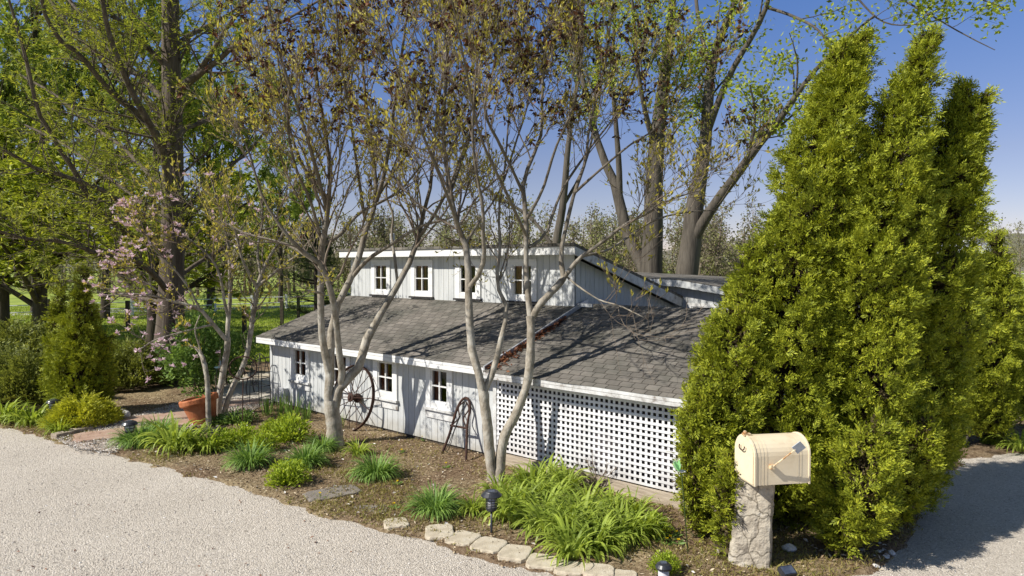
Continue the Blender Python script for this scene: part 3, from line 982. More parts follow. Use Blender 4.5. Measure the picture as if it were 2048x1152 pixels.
# ------------------------------------------------------------------ the two big magnolias before the house
def magnolia(name_label, lines, d0, base, seed_leaf, top_dark, extra=()):
    t = thing('magnolia_tree', name_label, 'tree', base, 'magnolia trees')
    Pm, Rm = traced(lines, d0, 18)
    wood = MB()
    wood.tubes(Pm, Rm * (1 + .05 * rng.standard_normal(Rm.shape)), 9)
    P1, R1 = kids(Pm, Rm, 4.3, .36, (.9, 2.7), .8, .3, 9, .13, .05, .45, taper=.35)
    hi = P1[:, 0, 2] > 2.35
    P1, R1 = P1[hi], R1[hi]
    P2, R2 = kids(P1, R1, 5.8, .22, (.4, 1.2), .75, .3, 7, .15, .06, .6)
    P3, R3 = kids(np.concatenate([P2[:, ::2][:, :4], P1[:, 2:][:, ::2][:, :4]]), np.concatenate([R2[:, ::2][:, :4], R1[:, 2:][:, ::2][:, :4]]), 9.5, .15, (.12, .45), .75, .3, 5, .15, .08, .6, rmin=.0042)
    z_ok = P3[:, 0, 2] > 2.3
    P3, R3 = P3[z_ok], R3[z_ok]
    wood.tubes(P1, R1, 5, 1); wood.tubes(P2, R2, 4, 1); wood.tubes(P3, R3, 3, 1)
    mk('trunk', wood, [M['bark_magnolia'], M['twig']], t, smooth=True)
    cr = MB()
    for src, k in ((P3, 4), (P2, 5)):
        pos, T = along(src, k, .45)
        n = len(pos)
        keep = (rng.random(n) < .62) & (pos[:, 2] > 2.6)
        pos, T = pos[keep], T[keep]; n = len(pos)
        cr.leaves(pos, T + rnd(n, (.5, .5, .4)) + [0, 0, .4], rnd(n), rng.uniform(.04, .09, n), rng.uniform(.018, .036, n), 0, .15)
    mk('crown', cr, M['leaf_magnolia'], t)
    # withered flowers, mostly high in the crown
    tips = P3[:, -1]
    pr = np.clip((tips[:, 2] - top_dark - .6) / 1.5, 0.008, .25)
    tips = tips[rng.random(len(tips)) < pr]
    k = 7
    pos = np.repeat(tips, k, 0) + rnd(len(tips) * k, (.012, .012, .02))
    wf = MB()
    n = len(pos)
    wf.leaves(pos, rnd(n, (.7, .7, .45)) + [0, 0, -.55], rnd(n), rng.uniform(.05, .105, n), rng.uniform(.028, .05, n), 0, .2)
    mk('withered_flower', wf, M['leaf_withered'], t)
    return t


magnolia('grey-barked magnolia with several stems, standing before the wagon wheel', [
    [(671, 905, 0, 42), (670, 880, 0, 34), (668, 850, 0, 32), (664, 825, 0, 30), (661, 800, 0, 26)],
    [(663, 835, 0, 20), (657, 790, 0, 20), (659, 740, 0, 17), (648, 700, -.1, 15), (643, 660, -.2, 14), (641, 571, -.3, 13), (644, 496, -.4, 12), (655, 425, -.5, 10), (659, 330, -.6, 8), (640, 200, -.8, 6), (622, 60, -1., 4)],
    [(660, 770, 0, 17), (661, 711, 0, 16), (665, 650, .1, 15), (683, 588, .1, 14), (706, 550, .2, 13), (722, 500, .3, 12), (733, 455, .4, 12), (751, 402, .5, 10), (748, 330, .7, 8), (733, 220, .9, 7), (724, 100, 1.1, 5), (716, -60, 1.3, 4)],
    [(752, 405, .5, 9), (768, 350, .3, 8), (781, 271, .2, 7), (790, 200, 0, 6), (806, 90, -.1, 5), (822, -40, -.2, 3)],
    [(757, 390, .5, 7), (790, 340, .8, 6), (825, 290, 1.1, 6), (850, 210, 1.4, 5), (870, 100, 1.7, 4), (880, -40, 1.9, 3)],
    [(664, 838, 0, 22), (672, 805, 0, 22), (678, 775, .05, 22), (694, 758, .1, 19), (712, 744, .1, 17), (722, 722, .15, 16), (733, 680, .2, 16), (754, 640, .3, 15), (774, 605, .4, 14), (795, 571, .5, 14), (815, 537, .6, 12), (826, 500, .7, 11), (836, 478, .8, 11), (850, 440, .9, 9), (846, 410, 1., 8), (862, 370, 1.1, 7), (868, 290, 1.2, 6), (880, 180, 1.3, 5), (905, 60, 1.4, 4), (915, -50, 1.5, 3)],
    [(838, 474, .8, 8), (862, 440, .6, 7), (885, 400, .5, 6), (908, 350, .4, 5), (930, 290, .2, 4), (960, 220, 0, 3)],
    [(681, 772, .05, 14), (684, 740, -.05, 14), (678, 705, -.15, 13), (674, 660, -.3, 13), (668, 610, -.45, 12), (655, 560, -.6, 11), (638, 525, -.7, 10), (600, 500, -.9, 8), (575, 470, -1., 7), (545, 430, -1.1, 6), (520, 380, -1.2, 5), (500, 310, -1.3, 4), (470, 240, -1.3, 3)],
    [(628, 522, -.7, 7), (580, 492, -.6, 6), (535, 478, -.5, 5), (490, 466, -.4, 4), (440, 440, -.4, 3)],
    [(645, 490, -.4, 9), (680, 470, -.2, 8), (705, 440, 0, 7), (728, 420, .1, 6), (770, 400, .2, 5), (810, 370, .3, 4), (850, 320, .4, 3)],
    [(698, 562, .2, 9), (735, 520, .1, 8), (785, 487, 0, 7), (842, 452, -.1, 6), (900, 436, -.2, 4), (960, 400, -.3, 3)],
    [(649, 588, -.3, 6), (632, 584, -.45, 5), (614, 581, -.6, 4)],
    [(658, 410, -.5, 7), (610, 340, -.6, 6), (580, 260, -.7, 5), (560, 150, -.8, 4), (545, 30, -.9, 3)],
    [(640, 470, -.4, 7), (620, 400, -.9, 6), (590, 330, -1.3, 5), (575, 230, -1.5, 4), (590, 100, -1.7, 3)],
    [(655, 425, -.5, 8), (630, 330, -1.2, 7), (600, 230, -1.9, 6), (560, 110, -2.4, 5), (530, -20, -2.8, 3)],
    [(730, 440, .4, 7), (715, 340, -.4, 6), (700, 230, -1.1, 5), (680, 110, -1.7, 4), (670, -30, -2.1, 3)],
    [(795, 571, .5, 6), (790, 520, .6, 6), (783, 470, .8, 5), (786, 430, .9, 5), (772, 380, 1., 4), (800, 300, 1.1, 3)],
], 11.19, G(672, 893), 1, 4.3)

magnolia('grey-barked magnolia forking low before the lattice screen', [
    [(989, 972, 0, 34), (984, 940, 0, 22), (979, 900, 0, 21), (975, 850, 0, 21), (969, 805, 0, 20), (967, 780, 0, 20)],
    [(968, 800, 0, 17), (960, 757, 0, 17), (949, 722, 0, 17), (942, 690, .05, 16), (939, 640, .1, 15), (937, 590, .15, 15), (937, 550, .2, 14), (935, 505, .25, 13), (924, 470, .3, 12), (909, 435, .4, 11), (899, 370, .5, 10), (888, 300, .6, 8), (888, 220, .7, 7), (893, 110, .8, 6), (882, -30, .9, 4)],
    [(902, 382, .5, 7), (920, 330, .9, 6), (940, 270, 1.2, 5), (950, 180, 1.4, 4), (940, 60, 1.6, 4), (955, -40, 1.8, 3)],
    [(938, 575, .15, 10), (952, 560, .1, 10), (965, 530, 0, 9), (969, 510, -.1, 9), (966, 469, -.2, 8), (966, 418, -.3, 7), (954, 351, -.4, 6), (945, 270, -.5, 5), (952, 150, -.6, 4), (968, 20, -.7, 3)],
    [(968, 785, 0, 14), (977, 762, .05, 13), (988, 738, .1, 13), (998, 695, .2, 12), (1007, 655, .3, 11), (1015, 618, .4, 10), (1000, 590, .4, 8), (994, 550, .5, 7), (1000, 495, .6, 6), (998, 420, .7, 5), (1010, 330, .8, 4), (1020, 200, .9, 3)],
    [(990, 975, 0, 34), (1000, 940, 0, 22), (1003, 900, 0, 21), (1012, 865, 0, 20), (1030, 833, 0, 18), (1045, 795, 0, 18), (1055, 765, 0, 18), (1060, 725, 0, 18), (1062, 680, 0, 17), (1062, 645, .05, 18), (1061, 632, .05, 18)],
    [(1062, 645, .05, 14), (1057, 600, .1, 12), (1053, 552, .15, 11), (1052, 490, .2, 10), (1052, 432, .3, 10), (1046, 370, .4, 9), (1062, 320, .5, 7), (1082, 270, .6, 6), (1086, 150, .7, 5), (1100, 10, .8, 4)],
    [(1048, 390, .35, 7), (1020, 330, .1, 6), (995, 280, -.2, 6), (970, 220, -.4, 5), (990, 120, -.6, 4), (1000, 0, -.8, 3)],
    [(1062, 640, .05, 14), (1078, 612, .05, 14), (1094, 594, .1, 14), (1112, 575, .15, 14), (1128, 556, .2, 13)],
    [(1128, 558, .2, 11), (1123, 530, .25, 10), (1122, 503, .3, 9), (1132, 455, .4, 8), (1149, 385, .5, 7), (1170, 325, .6, 6), (1180, 250, .7, 5), (1210, 130, .8, 4), (1225, 10, .9, 3)],
    [(1128, 556, .2, 10), (1145, 533, .2, 9), (1160, 516, .2, 8), (1206, 483, .1, 7), (1250, 449, 0, 6), (1291, 429, -.1, 5), (1340, 400, -.2, 4), (1400, 380, -.3, 3)],
    [(1165, 512, .2, 6), (1215, 500, .5, 5), (1262, 470, .7, 5), (1310, 440, .9, 4), (1370, 425, 1.1, 3), (1440, 420, 1.2, 2)],
    [(1135, 555, .2, 5), (1160, 575, 0, 4), (1200, 600, -.2, 3), (1240, 612, -.4, 3), (1288, 635, -.6, 2)],
    [(1058, 495, .2, 7), (1090, 470, .4, 6), (1105, 430, .5, 6), (1130, 370, .7, 5), (1185, 290, .9, 4), (1250, 200, 1.1, 3), (1290, 80, 1.2, 3)],
    [(1150, 385, .5, 6), (1200, 340, .4, 5), (1260, 290, .3, 4), (1320, 250, .2, 3), (1380, 170, .1, 2)],
    [(925, 475, .3, 7), (890, 380, -.5, 6), (850, 280, -1.2, 5), (800, 160, -1.8, 4), (770, 20, -2.2, 3)],
    [(1052, 470, .2, 7), (1010, 380, -.7, 6), (960, 270, -1.4, 5), (930, 130, -2., 4), (900, -20, -2.4, 3)],
    [(1052, 440, .3, 7), (1085, 380, .1, 6), (1110, 300, 0, 5), (1150, 200, -.2, 4), (1165, 80, -.3, 3), (1150, -30, -.4, 3)],
    [(930, 490, .25, 6), (960, 440, .5, 5), (1000, 380, .8, 4), (1030, 290, 1., 4), (1060, 180, 1.2, 3), (1050, 60, 1.4, 3)],
], 9.35, G(990, 965), 2, 4.1)

# ------------------------------------------------------------------ pink magnolia by the terracotta pot
t = thing('pink_magnolia_tree', 'small leaning magnolia with pale pink flowers beside the terracotta pot', 'tree', G(440, 838))
D = 13.4
Pm, Rm = traced([
    [(436, 848, 0, 15), (438, 800, 0, 13), (446, 745, 0, 13), (454, 700, 0, 12), (455, 675, 0, 12)],
    [(455, 682, 0, 9), (440, 665, -.1, 9), (427, 649, -.2, 8), (412, 632, -.3, 8), (399, 618, -.4, 7), (370, 608, -.5, 6), (335, 600, -.6, 5), (300, 590, -.7, 4), (250, 588, -.9, 4), (205, 592, -1., 3)],
    [(455, 680, 0, 9), (456, 640, .1, 9), (460, 600, .2, 8), (459, 540, .2, 6), (457, 490, .3, 5), (440, 420, .3, 4), (420, 350, .4, 3)],
    [(458, 640, .1, 7), (448, 600, 0, 6), (442, 560, -.1, 5), (425, 520, -.2, 5), (380, 480, -.3, 4), (330, 450, -.5, 3), (280, 420, -.6, 3)],
    [(446, 835, .1, 12), (458, 790, .15, 11), (476, 752, .2, 10), (490, 725, .25, 10), (499, 680, .3, 10), (506, 630, .3, 10), (514, 578, .35, 10), (520, 555, .4, 8), (535, 520, .5, 6), (560, 480, .6, 5), (580, 430, .7, 3)],
    [(514, 575, .35, 7), (500, 550, .2, 6), (485, 520, 0, 5), (470, 460, -.1, 4), (450, 390, -.2, 3)],
    [(516, 572, .35, 7), (540, 553, .3, 6), (565, 532, .2, 5), (600, 505, .1, 4), (620, 480, 0, 3)],
    [(522, 553, .4, 6), (515, 500, .5, 5), (525, 440, .7, 4), (520, 370, .8, 3)],
    [(399, 618, -.4, 5), (380, 580, -.5, 4), (350, 540, -.6, 4), (310, 500, -.8, 3), (290, 460, -.9, 3)],
    [(427, 649, -.2, 5), (400, 655, -.5, 4), (360, 665, -.8, 3), (310, 680, -1., 3), (275, 702, -1.2, 2)],
    [(335, 600, -.6, 4), (300, 570, -.7, 3), (270, 560, -.8, 3), (240, 550, -.9, 2)],
], D, 14)
wood = MB()
wood.tubes(Pm, Rm, 7)
P1, R1 = kids(Pm, Rm, 4.5, .38, (.5, 1.3), .8, .2, 7, .15, .02, .55)
P2, R2 = kids(np.concatenate([P1, Pm[:, ::2]]), np.concatenate([R1, Rm[:, ::2]]), 7.5, .3, (.25, .75), .8, .25, 6, .16, .04, .6)
P3, R3 = kids(P2, R2, 9, .1, (.1, .32), .7, .3, 4, .15, .08, .6, rmin=.0035)
z_ok = P3[:, 0, 2] > 1.75
wood.tubes(P1, R1, 4, 1); wood.tubes(P2, R2, 3, 1); wood.tubes(P3[z_ok], R3[z_ok], 3, 1)
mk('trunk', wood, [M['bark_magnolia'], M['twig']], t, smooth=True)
cr = MB()
pos, T = along(np.concatenate([P3[z_ok], P2[P2[:, 0, 2] > 1.75][:, :4]]), 4, .3)
n = len(pos)
cr.leaves(pos, T + rnd(n, (.5, .5, .4)) + [0, 0, .4], rnd(n), rng.uniform(.04, .08, n), rng.uniform(.02, .035, n), 0, .15)
mk('crown', cr, M['leaf_magnolia'], t)
fl = MB()
ends = np.concatenate([P3[:, -1], P2[:, -1], P1[:, -1], Pm[[1, 9, 10], -1]])
sc = (ends[:, 0] / ends[:, 1] * FPX + 1024)
pr = np.interp(sc, [180, 280, 360, 450, 600], [.40, .21, .11, .045, .02])
e = ends[rng.random(len(ends)) < pr]
hand = [(205, 592), (185, 604), (215, 598), (228, 585), (250, 575), (262, 590), (240, 566), (258, 548), (270, 560), (285, 590), (300, 585), (320, 610), (205, 625), (252, 500), (262, 508), (275, 495), (285, 500), (248, 475), (340, 395), (352, 400), (322, 398), (275, 405), (275, 702), (310, 690), (320, 682), (335, 700), (345, 678), (305, 700), (372, 681), (325, 720), (300, 715), (390, 715), (367, 730), (348, 690), (312, 622), (465, 450), (480, 470), (420, 350), (500, 330), (515, 420), (490, 322)]
e = np.concatenate([e, np.array([P(x, y, D - .7 + .5 * rng.standard_normal()) for x, y in hand])])
k = 8
pos = np.repeat(e, k, 0)
n = len(pos)
fl.leaves(pos, rnd(n, (1, 1, .5)) + [0, 0, .55], rnd(n), rng.uniform(.055, .10, n), rng.uniform(.028, .045, n), 0, .25)
mk('blossom', fl, M['blossom'], t)

t = thing('magnolia_sapling', 'thin bent pale grey stem rising from a black tray beside the terracotta pot', 'tree', G(417, 858))
Pm, Rm = traced([[(418, 862, 0, 13), (417, 830, 0, 11), (416, 790, 0, 11), (414, 755, 0, 10), (408, 725, .05, 10), (402, 708, .1, 8), (392, 696, .2, 5), (378, 690, .3, 3)],
                 [(404, 712, .1, 4), (398, 690, 0, 3), (390, 660, -.1, 3), (400, 630, -.2, 2)]], 12.45, 12)
wood = MB(); wood.tubes(Pm, Rm, 8)
P1, R1 = kids(Pm, Rm, 6, .8, (.2, .6), .8, .4, 6, .18, .05, .5)
wood.tubes(P1, R1, 4, 1)
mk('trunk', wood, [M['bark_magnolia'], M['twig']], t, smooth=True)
cr = MB()
pos, T = along(P1, 6, .3); n = len(pos)
cr.leaves(pos, T + rnd(n, (.5, .5, .4)) + [0, 0, .4], rnd(n), rng.uniform(.04, .08, n), rng.uniform(.02, .035, n), 0, .15)
mk('crown', cr, M['leaf_magnolia'], t)

# ------------------------------------------------------------------ bald cypress on the left
CYP = G(335, 758)
t = thing('bald_cypress_tree', 'tall cypress with flared pale trunk base and long ascending dark limbs', 'tree', CYP)
D = float(CYP[1])
Pm, Rm = traced([
    [(325, 770, 0, 120), (332, 745, 0, 80), (338, 690, 0, 62), (342, 600, 0, 54), (345, 500, 0, 50), (346, 400, 0, 46), (345, 250, 0, 42), (342, 100, 0, 38), (340, -60, 0, 33), (338, -260, 0, 24), (336, -480, 0, 12)],
    [(338, 420, 0, 22), (330, 320, -.8, 22), (300, 250, -1.6, 20), (262, 180, -2.2, 18), (222, 80, -2.8, 15), (205, 0, -3.2, 12), (190, -120, -3.6, 8)],
    [(336, 330, 0, 20), (318, 275, -.6, 20), (285, 235, -1., 20), (236, 197, -1.5, 18), (205, 165, -1.9, 16), (160, 110, -2.4, 14), (124, 84, -2.7, 13), (95, 40, -3., 12), (84, 0, -3.2, 11), (80, -90, -3.5, 8)],
    [(338, 250, 0, 18), (313, 219, .5, 18), (270, 175, 1., 18), (233, 146, 1.4, 17), (190, 105, 1.8, 16), (153, 69, 2.2, 15), (120, 30, 2.5, 13), (95, -10, 2.8, 11), (60, -80, 3, 8)],
    [(338, 215, 0, 18), (300, 170, .4, 17), (245, 125, .8, 16), (215, 85, 1.1, 16), (182, 51, 1.4, 15), (150, 15, 1.7, 12), (120, -30, 2, 9)],
    [(338, 140, 0, 16), (290, 90, -.4, 15), (240, 45, -.8, 14), (200, 0, -1.1, 11), (160, -60, -1.4, 8)],
    [(352, 195, 0, 26), (368, 172, -.2, 26), (392, 152, -.5, 24), (415, 135, -.8, 17), (440, 118, -1., 15), (470, 90, -1.4, 13), (520, 62, -1.8, 10), (570, 40, -2.2, 8), (640, 0, -2.6, 6)],
    [(392, 152, -.5, 16), (412, 122, -.9, 15), (434, 87, -1.3, 13), (465, 40, -1.6, 12), (503, 0, -1.9, 10), (560, -60, -2.2, 7)],
    [(354, 90, 0, 16), (380, 70, .6, 14), (420, 50, 1.2, 12), (470, 20, 1.8, 10), (520, -30, 2.4, 8)],
    [(354, 275, 0, 15), (370, 258, .5, 14), (395, 248, .9, 12), (420, 238, 1.3, 11), (455, 215, 1.7, 9), (492, 203, 2., 7), (540, 190, 2.3, 5)],
    [(336, 520, 0, 16), (290, 460, -1.6, 15), (255, 420, -2.4, 14), (219, 387, -2.9, 14), (180, 370, -3.2, 13), (146, 358, -3.5, 13), (105, 345, -3.8, 12), (66, 335, -4.1, 11), (30, 312, -4.4, 10), (-20, 285, -4.8, 8)],
    [(336, 585, 0, 18), (314, 556, -1., 17), (292, 535, -1.6, 16), (270, 520, -2., 16), (248, 511, -2.4, 15), (220, 510, -2.8, 14), (197, 508, -3.2, 14), (165, 495, -3.6, 13), (135, 485, -4., 12), (90, 480, -4.4, 10), (40, 476, -4.8, 9), (-20, 455, -5.2, 7)],
    [(336, 500, 0, 18), (280, 480, -1., 17), (226, 446, -2., 17), (200, 420, -2.3, 16), (182, 400, -2.5, 15), (160, 362, -2.8, 15), (138, 325, -3., 14), (120, 300, -3.2, 13), (100, 262, -3.4, 12), (77, 226, -3.6, 12), (64, 170, -3.8, 11), (50, 110, -4., 10), (36, 60, -4.1, 9), (18, 0, -4.3, 7)],
    [(338, 610, 0, 14), (300, 600, 1., 13), (250, 590, 1.8, 11), (190, 570, 2.5, 9), (120, 560, 3.2, 7)],
    [(350, 560, 0, 14), (390, 530, .8, 12), (440, 500, 1.5, 10), (500, 470, 2.1, 8), (560, 450, 2.6, 6)],
    [(350, 430, 0, 14), (400, 390, .3, 12), (450, 340, .6, 10), (500, 300, .8, 8), (540, 250, 1., 6)],
    [(338, 380, 0, 14), (290, 340, .8, 13), (240, 290, 1.5, 12), (180, 250, 2.2, 10), (110, 190, 3, 8), (40, 150, 3.6, 6)],
    [(338, 440, 0, 14), (280, 400, 1., 12), (210, 350, 2., 10), (130, 290, 3., 8), (50, 250, 3.8, 6)],
], D, 20)
Rm[1:] *= .68
Rm[0] *= .9
wood = MB()
wood.tubes(Pm, Rm, 10)
for k in range(9):                            # buttress roots
    a = k * 2 * math.pi / 9 + .3 * rng.standard_normal()
    r = rng.uniform(.9, 1.5)
    c = CYP + np.array([0, 0, 0])
    dirv = np.array([math.cos(a), math.sin(a), 0])
    pts = np.array([c + dirv * .22 + [0, 0, 1.0], c + dirv * .36 + [0, 0, .5], c + dirv * .62 + [0, 0, .15], c + dirv * r + [0, 0, -.02]])
    wood.tubes(spline(np.c_[pts, [.14, .17, .13, .06]], 8)[:, :3], spline(np.c_[pts, [.14, .17, .13, .06]], 8)[:, 3][None], 7)
P1, R1 = kids(Pm, Rm, 4.4, .18, (.9, 2.6), .9, .25, 8, .10, .03, .35, rmin=.006)
P2, R2 = kids(P1, R1, 5.5, .1, (.5, 1.2), .9, .1, 6, .12, .0, .5, rmin=.005)
wood.tubes(P1, R1, 4); wood.tubes(P2, R2, 3)
mk('trunk', wood, M['bark_cypress'], t, smooth=True)
cr = MB()
pos, T = along(P2, 17, .15); n = len(pos)
hd = unit(T * [1, 1, .4] + rnd(n, (.7, .7, .25)))
cr.leaves(pos, hd, rnd(n, (.4, .4, 1)) + [0, 0, 1.5], rng.uniform(.08, .17, n), rng.uniform(.015, .035, n), 0)
mk('crown', cr, M['leaf_cypress'], t)


# ------------------------------------------------------------------ broad trees
def broad(label, cat, d0, lines, base, lens, dens, leafk, leaf, bark, lsize, name='deciduous_tree', up=(.35, .2), group=None, droop=0.0, spread=(.8, .8, .5), f0=.25, L3=None, clump=0.0, S=14, slim=.8):
    t = thing(name, label, 'tree', base, group)
    Pm, Rm = traced(lines, d0, S)
    Rm = Rm * slim
    wood = MB(); wood.tubes(Pm, Rm, 9)
    P1, R1 = kids(Pm, Rm, dens[0], f0, lens[0], .8, up[0], 8, .12, .03, .45, rmin=.008)
    P2, R2 = kids(P1, R1, dens[1], .15, lens[1], .8, up[1], 6, .14, .0 - droop, .5, rmin=.005)
    wood.tubes(P1, R1, 4); wood.tubes(P2, R2, 3)
    src = P2
    if L3:
        P3, R3 = kids(P2, R2, L3[0], .1, L3[1], .8, -.1, 5, .15, -droop, .6, rmin=.004)
        wood.tubes(P3, R3, 3)
        src = P3
    mk('trunk', wood, M[bark], t, smooth=True)
    cr = MB()
    if clump:                                  # leaves in tufts round fewer points
        c, T = along(src, max(1, leafk // 5), .35)
        pos = np.repeat(c, 6, 0) + rnd(len(c) * 6, (clump, clump, clump))
    else:
        pos, T = along(src, leafk, .2)
    n = len(pos)
    cr.leaves(pos, rnd(n, spread) + [0, 0, -.3 if droop else .1], rnd(n, (.6, .6, 1)), rng.uniform(*lsize, n), rng.uniform(lsize[0] * .5, lsize[1] * .55, n), 0, .12)
    mk('crown', cr, M[leaf], t)
    return t


# the two big maples behind the house
broad('big maple with upright grey trunk behind the house roof, forked to its left', 'tree', 21.5, [
    [(1306, 720, 0, 80), (1304, 620, 0, 60), (1303, 540, 0, 54), (1306, 470, 0, 50), (1308, 365, 0, 44), (1316, 255, 0, 36), (1328, 164, 0, 30), (1337, 91, 0, 24), (1345, 0, 0, 18), (1350, -140, 0, 10)],
    [(1298, 560, 0, 34), (1280, 520, .2, 32), (1262, 490, .4, 30), (1246, 440, .6, 28), (1236, 385, .8, 26), (1222, 350, 1., 22), (1200, 300, 1.2, 18), (1175, 200, 1.5, 14), (1150, 80, 1.8, 10), (1140, -60, 2., 6)],
    [(1240, 400, .8, 16), (1238, 330, .6, 15), (1232, 250, .4, 12), (1225, 150, .2, 9), (1230, 20, 0, 7)],
    [(1222, 350, 1., 12), (1190, 260, 1.6, 11), (1195, 140, 2., 9), (1190, 20, 2.3, 7)],
    [(1312, 300, 0, 16), (1290, 220, -.6, 12), (1275, 130, -1., 10), (1265, 0, -1.4, 7)],
], G(1306, 720), ((1.2, 3.0), (.7, 1.5)), (2.0, 2.6), 42, 'leaf_maple', 'bark_maple', (.08, .18), 'maple_tree', droop=.05, f0=.42, clump=.17)

broad('big maple with a leaning right limb behind the house, its crown over the arborvitae tops', 'tree', 20.5, [
    [(1362, 730, 0, 84), (1366, 620, 0, 66), (1374, 540, 0, 56), (1384, 470, 0, 50), (1388, 420, 0, 46), (1398, 365, 0, 36), (1408, 316, 0, 32), (1415, 219, 0, 28), (1424, 122, -.2, 22), (1451, 49, -.5, 18), (1476, -10, -.8, 14), (1500, -120, -1.1, 9)],
    [(1382, 490, 0, 30), (1396, 462, -.2, 28), (1432, 404, -.6, 25), (1458, 370, -.9, 24), (1480, 340, -1.2, 23), (1519, 287, -1.6, 20), (1563, 233, -2., 17), (1607, 170, -2.4, 14), (1640, 130, -2.8, 10), (1690, 80, -3.2, 7), (1750, 30, -3.6, 5)],
    [(1410, 280, 0, 18), (1442, 190, -.3, 16), (1470, 130, -.6, 14), (1500, 80, -.9, 13), (1529, 24, -1.2, 12), (1545, -30, -1.5, 9), (1580, -120, -1.8, 6)],
    [(1535, 15, -1.2, 8), (1580, 30, -1.8, 7), (1630, 55, -2.4, 6), (1660, 90, -2.7, 4)],
    [(1545, -30, -1.5, 8), (1620, -40, -2.4, 7), (1700, -20, -3.2, 6), (1780, -10, -3.8, 5), (1860, 30, -4.4, 4), (1930, 70, -4.8, 3), (1990, 100, -5.1, 2)],
    [(1580, -120, -1.8, 8), (1700, -100, -3., 7), (1820, -60, -3.8, 6), (1940, -10, -4.4, 4), (2020, 20, -4.8, 3)],
    [(1700, -20, -3.2, 5), (1760, 40, -3.6, 4), (1820, 50, -4., 3), (1900, 35, -4.4, 3)],
    [(1420, 130, -.2, 12), (1400, 60, .4, 10), (1390, -20, .8, 8), (1380, -100, 1., 6)],
    [(1480, 340, -1.2, 9), (1500, 300, -1.7, 7), (1510, 230, -2., 6), (1500, 170, -2.2, 4)],
], G(1362, 730), ((1.0, 2.6), (.6, 1.3)), (2.0, 2.8), 42, 'leaf_maple', 'bark_maple', (.08, .18), 'maple_tree', droop=.06, f0=.42, clump=.17)

broad('slim bare-stemmed tree behind the upper roof, left of the big maples', 'tree', 26, [
    [(1105, 690, 0, 30), (1108, 560, 0, 24), (1115, 470, 0, 21), (1128, 400, 0, 18), (1132, 340, 0, 16), (1140, 260, 0, 12), (1160, 120, 0, 8), (1165, -20, 0, 5)],
    [(1110, 500, 0, 10), (1075, 450, .4, 9), (1040, 420, .8, 8), (990, 390, 1.2, 6), (950, 360, 1.6, 4)],
    [(1128, 410, 0, 9), (1165, 340, .5, 7), (1190, 250, 1, 5), (1210, 120, 1.4, 4)],
], G(1105, 690), ((1.0, 2.6), (.5, 1.3)), (1.6, 2.0), 5, 'leaf_maple', 'bark_maple', (.06, .13), 'slim_tree', f0=.4, clump=.1)

# three dark-trunked orchard trees in the grass on the left
def orchard(label, bx, by, wpx, H0, spread, leafk=26):
    b = G(bx, by)
    d = float(b[1])
    k = d / FPX
    rows = []
    tz = CAMH - .9
    c = lambda dx, z, dd=0: (bx + dx / (d + dd) * FPX, 530 - (z - CAMH) / (d + dd) * FPX, dd)
    lines = [[(*c(0, -.05), wpx * 1.25), (*c(.05, .8), wpx), (*c(0, 1.6), wpx * .95), (*c(.1, 2.4), wpx * .8), (*c(0, H0 * .6), wpx * .5), (*c(.2, H0), wpx * .2)]]
    for i in range(15):
        a = i * 2.4 + rng.normal(0, .3)
        z0 = rng.uniform(1.3, H0 * .5)
        l = spread * rng.uniform(.7, 1.05)
        ca, sa = math.cos(a), math.sin(a)
        rise = rng.uniform(.25, .85) * l
        lines.append([(*c(.1 * ca, z0, .1 * sa), wpx * .42), (*c(.35 * l * ca, z0 + rise * .38, .35 * l * sa), wpx * .33), (*c(.7 * l * ca, z0 + rise * .72, .7 * l * sa), wpx * .22), (*c(l * ca, z0 + rise, l * sa), wpx * .08)])
    return broad(label, 'tree', d, lines, b, ((1.2, 2.8), (.6, 1.4)), (2.6, 3.6), leafk, 'leaf_orchard', 'bark_dark', (.12, .26), 'orchard_tree', up=(.3, .05), f0=.25, spread=(1, 1, .25), group='orchard trees', S=10)


orchard('dark-trunked spreading tree at the left picture edge, beyond the junipers', 4, 672, 30, 9, 4.2)
orchard('dark-trunked spreading tree standing behind the left arborvitae', 78, 678, 34, 9.5, 4.6)
orchard('dark low-forking tree beside the flared cypress base', 305, 700, 32, 8.5, 3.9)


def tall(label, x, d, H0, w, leafk=34, leaf='leaf_tall', name='tall_tree', bare=False):
    b = np.array([(x - 1024) / FPX * d, d, 0.0])
    c = lambda dx, z, dd=0: (x + dx / (d + dd) * FPX, 530 - (z - CAMH) / (d + dd) * FPX, dd)
    wpx = w / d * FPX
    lines = [[(*c(0, -.1), wpx * 1.3), (*c(.1, H0 * .2), wpx), (*c(-.1, H0 * .5), wpx * .7), (*c(.1, H0 * .8), wpx * .4), (*c(0, H0), wpx * .12)]]
    for i in range(18):
        a = i * 2.4
        z0 = H0 * rng.uniform(.12, .75)
        l = H0 * .26 * (1.15 - z0 / H0)
        ca, sa = math.cos(a), math.sin(a)
        lines.append([(*c(0, z0), wpx * .4), (*c(l * .5 * ca, z0 + l * .6, l * .5 * sa), wpx * .26), (*c(l * ca, z0 + l * 1.5, l * sa), wpx * .08)])
    return broad(label, 'tree', d, lines, b, ((1.6, 3.6), (.8, 1.8)), (1.8, 2.2), leafk, leaf, 'bark_dark', (.15, .32), name, up=(.7, .4), f0=.2, spread=(.6, .6, 1), S=10)


for lab, x, d, h, w in [
    ('tall light green tree at the far left behind the orchard trees', -60, 36, 21, .5),
    ('tall light green tree behind the cypress limbs, second from the left', 70, 42, 24, .5),
    ('tall light green tree just left of the cypress trunk, far behind it', 210, 38, 23, .5),
    ('tall light green tree just right of the cypress trunk, far behind it', 420, 46, 22, .5),
    ('mid green tree behind the first magnolia, at the end of the far fence', 560, 55, 13, .4),
]:
    tall(lab, x, d, h, w)

